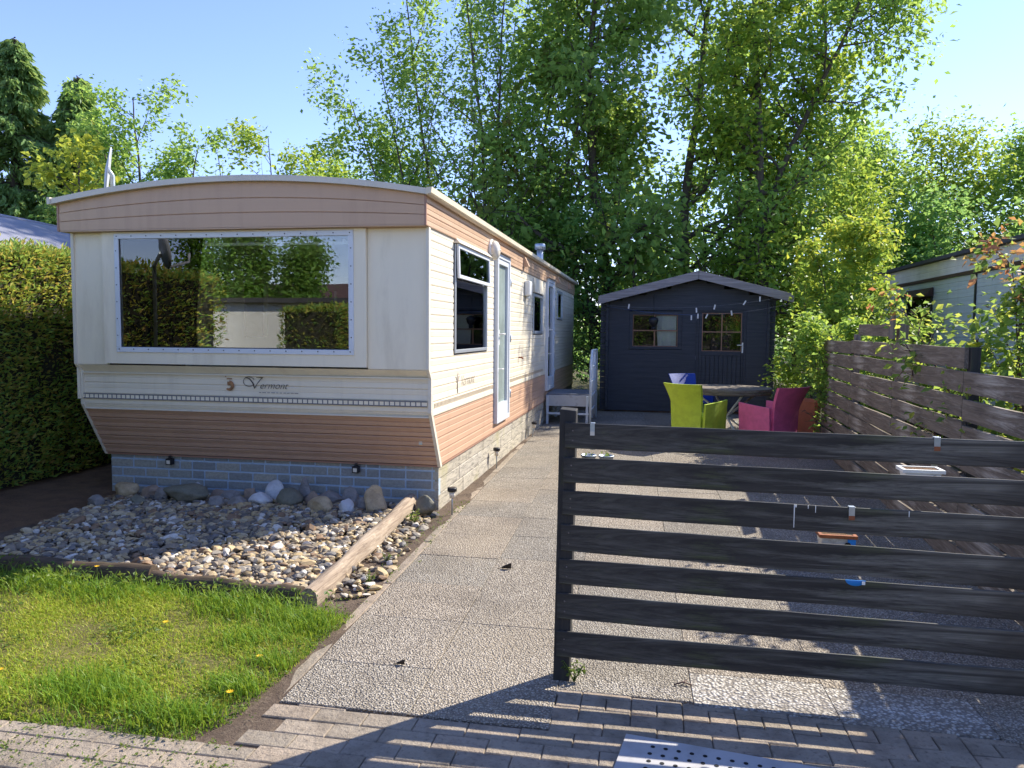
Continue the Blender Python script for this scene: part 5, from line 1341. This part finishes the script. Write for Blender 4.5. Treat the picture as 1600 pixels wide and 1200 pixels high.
tree('slender_tree', 'sunlit yellow green tree right of the thick visible trunk', 3.9, 22.4, 10.2, 15, 'leaf_bright', 'bark', 8000, .16, P=dict(SL, ratio=[.17, .5], w0=.12), r0=.12, spread=.25)
RG = dict(kids=[22, 10], ang=[58, 52], ratio=[.40, .5], upw=[.02, .03, .0], t0=[.08, .12], wander=.13)
for i, (x, y, H, lf, lab) in enumerate([(6.6, 26, 7.3, 'leaf_mid', 'rounded green tree left of the arching one behind the neighbour caravan'), (9.1, 27.5, 7.7, 'leaf_bright', 'green tree with an arching top shoot behind the neighbour caravan'),
        (12.0, 28.5, 7.9, 'leaf_mid', 'light green tree at the right edge behind the neighbour caravan'), (15.0, 29, 8.0, 'leaf_mid', 'green tree farthest right, its crown cut by the photo edge'), (7.9, 24.2, 5.2, 'leaf_cool', 'low dark tree just above the neighbour caravan roof'), (11.0, 24.0, 5.0, 'leaf_cool', 'low cool green tree over the right part of the neighbour roof')]):
    tree('broadleaf_tree', lab, x, y, H, 40 + i, lf, 'bark', 15000 if H > 7 else 7500, .15, P=RG, spread=.36)
tree('understory_tree', 'dark leafy undergrowth tree between the caravan end and the shed', -1.5, 19.4, 4.6, 31, 'leaf_cool', 'bark', 4200, .12, P=RG, spread=.28)
tree('understory_tree', 'dark undergrowth tree behind the left slope of the shed roof', .1, 23.5, 5.6, 32, 'leaf_mid', 'bark', 3800, .15, P=RG, spread=.3)
tree('understory_tree', 'dark undergrowth tree right behind the shed ridge', 2.3, 23.8, 5.4, 33, 'leaf_cool', 'bark', 3800, .15, P=RG, spread=.3)
tree('understory_tree', 'shaded undergrowth tree beyond the rear of the caravan roof', -3.4, 22.5, 6.0, 34, 'leaf_cool', 'bark', 4600, .15, P=RG, spread=.3)
tree('understory_tree', 'mid green undergrowth tree right of the shed roof', 4.9, 21.0, 5.4, 35, 'leaf_bright', 'bark', 4600, .13, P=RG, spread=.28)
LEFTG = 'trees over the left part of the caravan roof'
OPN = dict(kids=[14, 8], ratio=[.44, .48], ang=[46, 46], t0=[.3, .2], upw=[.02, .03, .0], wander=.12)
tree('deciduous_tree', 'open leafy tree between the dark conifer and the small tree tops', -15.9, 22.2, 9.3, 51, 'leaf_mid', 'bark', 15000, .15, group=LEFTG, P=OPN, spread=.15, stems=((0, 0, 1.0, -.02, 0), (.2, 0, .82, .28, .1), (-.2, .2, .85, -.24, 0), (.3, .2, .62, .55, 0), (0, .3, .7, -.42, .1)), r0=.09)
tree('deciduous_tree', 'small leafy tree top showing above the middle of the caravan roof', -11.2, 22.8, 7.6, 52, 'leaf_bright', 'bark', 6500, .14, group=LEFTG, P=OPN, spread=.12, stems=((0, 0, 1.0, -.1, 0), (.1, 0, 1.0, .14, .1), (.2, .1, .85, .3, 0)), r0=.06)
tree('deciduous_tree', 'low tree top just showing over the roof left of the many stemmed tree', -9.2, 23.0, 6.4, 53, 'leaf_mid', 'bark', 3200, .13, group=LEFTG, P=OPN, spread=.13)
tree('sparse_tree', 'nearly bare twiggy tree top behind the roof, right of the open leafy tree', -13.2, 22.5, 7.2, 54, 'leaf_mid', 'bark', 260, .12, group=LEFTG, P=dict(RG, ratio=[.25, .45], ang=[30, 40], kids=[14, 5]), r0=.06)
tree('young_maple', 'bright yellow green young maple in front of the dark conifer', -10.6, 12.9, 4.75, 55, 'leaf_yellow', 'bark', 2600, .12, group=LEFTG, P=dict(RG, ratio=[.32, .45], ang=[40, 45]), spread=.12, aspect=.8)
def conifer(x, y, H, rad, seed, lab, lean=0.0, n=15000, mat='leaf_conifer', group='conifers at the left edge'):
    rg = np.random.default_rng(seed); t = thing('conifer_tree', lab, 'tree', (x, y, 0), group); mb = MB()
    mb.tube([(x, y, -.05), (x, y, H * .5), (x + lean, y, H * .97)], [.28, .17, .02], 8, caps=False)
    P = []; D = []
    nb = int(H * 22)
    for k in range(nb):
        h = H * (.05 + .94 * (k + rg.uniform(0, 1)) / nb); f = 1 - h / H
        L = rad * (f ** .95) * rg.uniform(.65, 1.1) + .15; az = rg.uniform(0, 6.283)
        o = Vector((math.cos(az), math.sin(az), 0)); p0 = Vector((x + lean * max(0, (h / H - .5) * 2), y, h))
        pts = [p0 + o * L * s + Vector((0, 0, (.28 * s - .75 * s * s) * L * .55)) for s in (0, .25, .5, .75, 1)]
        mb.tube(pts, [.03, .022, .015, .01, .004], 4, caps=False)
        m = int(n / nb); s = rg.uniform(.05, 1, m) ** .8
        for q in s:
            i = min(3, int(q * 4)); b_ = pts[i].lerp(pts[i + 1], q * 4 - i); wd = .32 * L * (1.05 - q) + .08
            b_ = b_ + Vector((-o.y, o.x, 0)) * rg.normal() * wd * .5 - Vector((0, 0, abs(rg.normal()) * .14)); P.append(tuple(b_)); D.append((o.x, o.y, -.55))
    mb.build('trunk', 'bark', t)
    V, F = leaves(np.array(P), .25, rg, .5, .36, out=np.array(D), outw=1.1, fold=.06); npmesh('crown', V, F, mat, t)
conifer(-21.9, 23.4, 11.6, 5.8, 1, 'tall dark conifer with a drooping tip at the left photo edge', .25, 46000)
conifer(-20.0, 24.0, 10.4, 3.9, 2, 'second dark conifer, slightly lower, right of the tall one', .2, 30000)
conifer(-25.2, 24.5, 9.5, 4.0, 3, 'dark conifer cut off by the left photo edge', .2, 7000)
# thuja hedge along the left boundary
HG = thing('thuja_hedge', 'tall clipped thuja hedge along the left boundary, sunlit along its top', 'hedge', (-6.6, 8, 0))
def hedge(root, x0, x1, y0, y1, z1, dens, mat, seed, size=.065, core=True):
    rg = np.random.default_rng(seed); P = []; N = []
    faces = [((x1, None), (1, 0, 0.15), (y1 - y0) * z1), ((x0, None), (-1, 0, .15), (y1 - y0) * z1 * .5), ((None, y0), (0, -1, .15), (x1 - x0) * z1), ((None, y1), (0, 1, .15), (x1 - x0) * z1 * .5), ('top', (0, 0, 1), (x1 - x0) * (y1 - y0))]
    for f, nrm, A in faces:
        n = int(A * dens)
        y = rg.uniform(y0, y1, n); z = rg.uniform(0.05, z1, n); x = rg.uniform(x0, x1, n)
        if f == 'top': z[:] = z1
        elif f[0] is not None: x[:] = f[0]
        else: y[:] = f[1]
        p = np.stack([x, y, z], 1); lump = (np.sin(x * 3.1 + z * 4.1) + np.sin(y * 3.7 + z * 2.3 + 1) + np.sin(y * 8.1 - z * 6.7)) * .03
        p += np.array(nrm) * (lump + rg.normal(0, .035, n) - .02)[:, None]; P.append(p); N.append(np.repeat(np.array([nrm], float), n, 0))
    P = np.concatenate(P); N = np.concatenate(N); 
    n = int((y1 - y0) * 60); sx, sy = rg.uniform(x0 + .05, x1, n), rg.uniform(y0, y1, n); sq = np.stack([sx, sy, z1 + rg.uniform(0, .10, n) ** 1.2], 1)
    P = np.concatenate([P, sq]); N = np.concatenate([N, np.repeat(np.array([[0, 0, 1.0]]), n, 0)])
    V, F = leaves(P - N * .03, size, rg, -.25, .42, out=N, outw=.9, fold=.1); npmesh('foliage', V, F, mat, root)
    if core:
        m = MB(); m.box(x0 + .10, x1 - .10, y0 + .1, y1 - .1, -.05, z1 - .10); m.build('dark_core', simple('hedge_core', (.03, .028, .015), .9), root)  # plain dark box filling the hedge behind the leaf sprays
hedge(HG, -7.1, -6.12, 2.2, 4.4, 2.36, 700, 'leaf_thuja', 61); hedge(HG, -7.1, -6.12, 4.4, 9.0, 2.40, 2600, 'leaf_thuja', 62, .055); hedge(HG, -7.1, -6.12, 9.0, 15.5, 2.40, 700, 'leaf_thuja', 63)
# climbing shrub at the far end of the fence
SHR = dict(seg=.2, kids=[9, 7], ang=[45, 50], ratio=[.29, .5], upw=[.04, .03, -.02], t0=[.12, .15], wander=.14, w0=.8, rmin=.004)
FG = 'shrubs along the fence'
tree('climbing_shrub', 'tall sunlit yellow green shrub right of the shed, taller than the fence', 3.22, 13.9, 3.5, 71, 'leaf_bright', 'bark', 8500, .095, stems=((0, 0, 1, .0, 0), (-.25, -.2, .85, -.2, -.1), (.3, .1, .95, .12, .05), (.1, -.3, .7, .2, -.25), (-.35, .2, .8, -.28, .1)), r0=.03, group=FG, cat='shrub', P=SHR, spread=.10, extra=('leaf_yellow', .16, .3))
tree('climbing_shrub', 'leafy green shrub spilling over the far end of the fence', 2.75, 10.9, 1.95, 72, 'leaf_mid', 'bark', 5000, .075, stems=((-.2, .2, .9, -.05, 0), (-.1, .6, 1.0, -.05, .1), (.05, -.3, .95, .0, -.1), (-.15, -.7, .9, .0, -.1)), r0=.022, group=FG, cat='shrub', P=SHR, spread=.085, extra=('leaf_bright', .3, .2), clip=lambda p: (p[:, 0] > 2.22) | (p[:, 2] > 1.25))
tree('climbing_shrub', 'dark leafy shrub in front of the right end of the shed', 2.95, 13.4, 1.75, 74, 'leaf_cool', 'bark', 4800, .08, stems=((-.05, 0, 1, -.08, -.1), (.05, -.5, .9, -.12, -.2), (.1, -.8, .8, .0, -.1)), r0=.025, group=FG, cat='shrub', P=SHR, spread=.09)
tree('young_shrub', 'light green young shrub standing behind the fence in front of the neighbour window', 3.0, 9.3, 1.85, 73, 'leaf_bright', 'stem_red', 900, .085, stems=((0, 0, 1, 0, 0), (-.12, .15, .9, -.1, 0), (.1, -.1, .85, .05, 0)), r0=.013, group=FG, cat='shrub', P=dict(SHR, ratio=[.25, .5]), spread=.06)
BUS = dict(seg=.15, kids=[9, 5], ang=[38, 50], ratio=[.32, .45], upw=[.01, .02, -.04], t0=[.25, .15], wander=.12, w0=.6, rmin=.0025)
tree('red_tipped_bush', 'bush with reddish shoot tips at the right photo edge behind the gate', 2.56, 5.9, 2.2, 75, 'leaf_redtip', 'stem_red', 4800, .07, stems=((.05, 0, 1.0, .02, 0), (0, .2, 1.0, -.08, .12), (.05, -.2, .95, -.02, -.15), (.25, 0, 1.0, .12, .05), (0, .2, .85, -.13, .12), (0, 0, .75, -.16, 0), (.05, -.4, .9, -.02, -.3), (.15, -.6, .8, -.1, -.3)), r0=.014, group=FG, cat='shrub', P=BUS, spread=.07, extra=('leaf_red', .05, .10))
# distant woodland closing the view
rg = np.random.default_rng(99); n = 20000
x = rg.uniform(-48, 46, n); y = 36 + rg.uniform(0, 7, n) + 2.5 * np.sin(x * .35); top = 3.4 + 1.0 * np.sin(x * .5) + .8 * np.sin(x * 1.3 + 1) - 1.2 * np.exp(-((x + 15) / 9) ** 2)
z = rg.uniform(0, 1, n) ** .8 * top
V, F = leaves(np.stack([x, y, z], 1), .5, rg, .2, .6); tag(npmesh('woodland', V, F, 'leaf_dark'), 'far off dark green wood closing the view behind the trees', 'wood', kind='stuff')
rg = np.random.default_rng(98); n = 7000
x = rg.uniform(-8, 16, n); y = 25.5 + rg.uniform(0, 3, n) + .8 * np.sin(x); z = rg.uniform(0, 1, n) * (2.6 + .7 * np.sin(x * 1.1) + .4 * np.sin(x * 2.7))
V, F = leaves(np.stack([x, y, z], 1), .17, rg, .2, .6); tag(npmesh('undergrowth', V, F, 'leaf_cool'), 'shaded green undergrowth at the foot of the trees', 'undergrowth', kind='stuff')

# ------------------------------------------------------------------ things behind the camera, mostly seen mirrored in the picture window
OC = thing('white_caravan', 'white caravan across the lane, seen mirrored in the picture window', 'caravan', (-9, -7, 0))
m = MB(); m.box(-15.5, -4.2, -9.5, -6.2, .3, 2.30); m.build('wall', 'white_wall', OC)
m = MB(); m.hexa([(-15.7, -9.7, 2.3), (-4.0, -9.7, 2.3), (-4.0, -6.0, 2.3), (-15.7, -6.0, 2.3), (-15.7, -9.7, 2.42), (-4.0, -9.7, 2.42), (-4.0, -6.0, 2.42), (-15.7, -6.0, 2.42)]); m.build('roof', 'roof_felt', OC)
m = MB(); m.box(-6.6, -5.6, -6.2, -6.17, .9, 2.0); m.build('window', 'black_metal', OC)
BH = thing('box_hedge', 'clipped block of hedge across the lane, seen mirrored in the picture window', 'hedge', (-6.7, -2.2, 0)); hedge(BH, -7.4, -6.1, -3.0, -1.9, 2.05, 900, 'leaf_thuja', 81, .08)
HS = thing('brick_house', 'dark roofed house beyond the white caravan, seen mirrored in the window', 'house', (-16, -27, 0))
m = MB(); m.box(-24, -10, -30, -24, 0, 3.1); m.build('wall', 'white_wall', HS)
m = MB(); m.add([(-24.5, -23.5, 2.9), (-9.5, -23.5, 2.9), (-9.5, -30.5, 2.9), (-24.5, -30.5, 2.9), (-24.5, -27, 4.1), (-9.5, -27, 4.1)], [(1, 0, 4, 5), (3, 2, 5, 4), (0, 3, 4), (2, 1, 5)]); m.build('roof', 'tile_roof', HS)
PS = thing('parasol', 'closed grey parasol across the lane, seen mirrored in the window', 'parasol', (-5.1, -2.4, 0))
m = MB(); m.lathe((-5.1, -2.4, 0), [(.10, .75), (.14, .95), (.12, 1.5), (.07, 2.0), (.02, 2.2)], 14); m.build('canopy', 'parasol_cloth', PS); m = MB(); m.tube([(-5.1, -2.4, 0), (-5.1, -2.4, 2.25)], .02, 8); m.build('pole', 'galvanised', PS)
RD = thing('satellite_dish', 'white satellite dish above the near hedge, seen mirrored in the window', 'dish', (-5.95, 4.0, 0))
T = Matrix.Translation((-5.62, 4.3, 2.50)) @ Matrix.Rotation(R(40), 4, 'Z') @ Matrix.Rotation(R(80), 4, 'X')
mm = MB(); mm.lathe((0, 0, 0), [(0, 0), (.08, .004), (.15, .014), (.21, .03), (.21, .04), (.14, .024), (.01, .01)], 24); mm.v = [tuple(T @ Vector(p)) for p in mm.v]; mm.build('reflector', 'dish_grey', RD)
m = MB(); m.tube([(-5.95, 4.0, 0), (-5.9, 4.05, 2.35), (-5.66, 4.26, 2.48)], .022, 8); m.build('mast', 'galvanised', RD)
m = MB(); m.tube([T @ Vector((0, -.2, .02)), T @ Vector((0, -.16, .28)), T @ Vector((0, -.06, .30))], .018, 6); m.build('arm', 'dish_grey', RD)
for i, (x, y, H, lab) in enumerate([(-15.4, -19, 5.0, 'small dark tree before the mirrored house roof, seen in the window'), (-17.6, -19.5, 6.2, 'dark tree in the middle of the window reflection'), (-20.8, -20, 8.0, 'tall dark tree left of the middle of the window reflection'), (-9.2, -21, 4.4, 'low dark tree at the right of the window reflection')]):
    tree('mirrored_tree', lab, x, y, H, 90 + i, 'leaf_mid', 'bark', 9000, .2, P=dict(RG, ratio=[.34, .5]), spread=.36, group='trees behind the camera')
LH = thing('added_hedge', 'long tall unseen hedge added behind the camera to darken the shed window reflections', 'hedge', (5, -9, 0)); hedge(LH, -2.5, 18, -10, -9, 4.2, 130, 'leaf_mid', 83, .2)  # unseen hedge added so the shed panes mirror foliage instead of bright sky
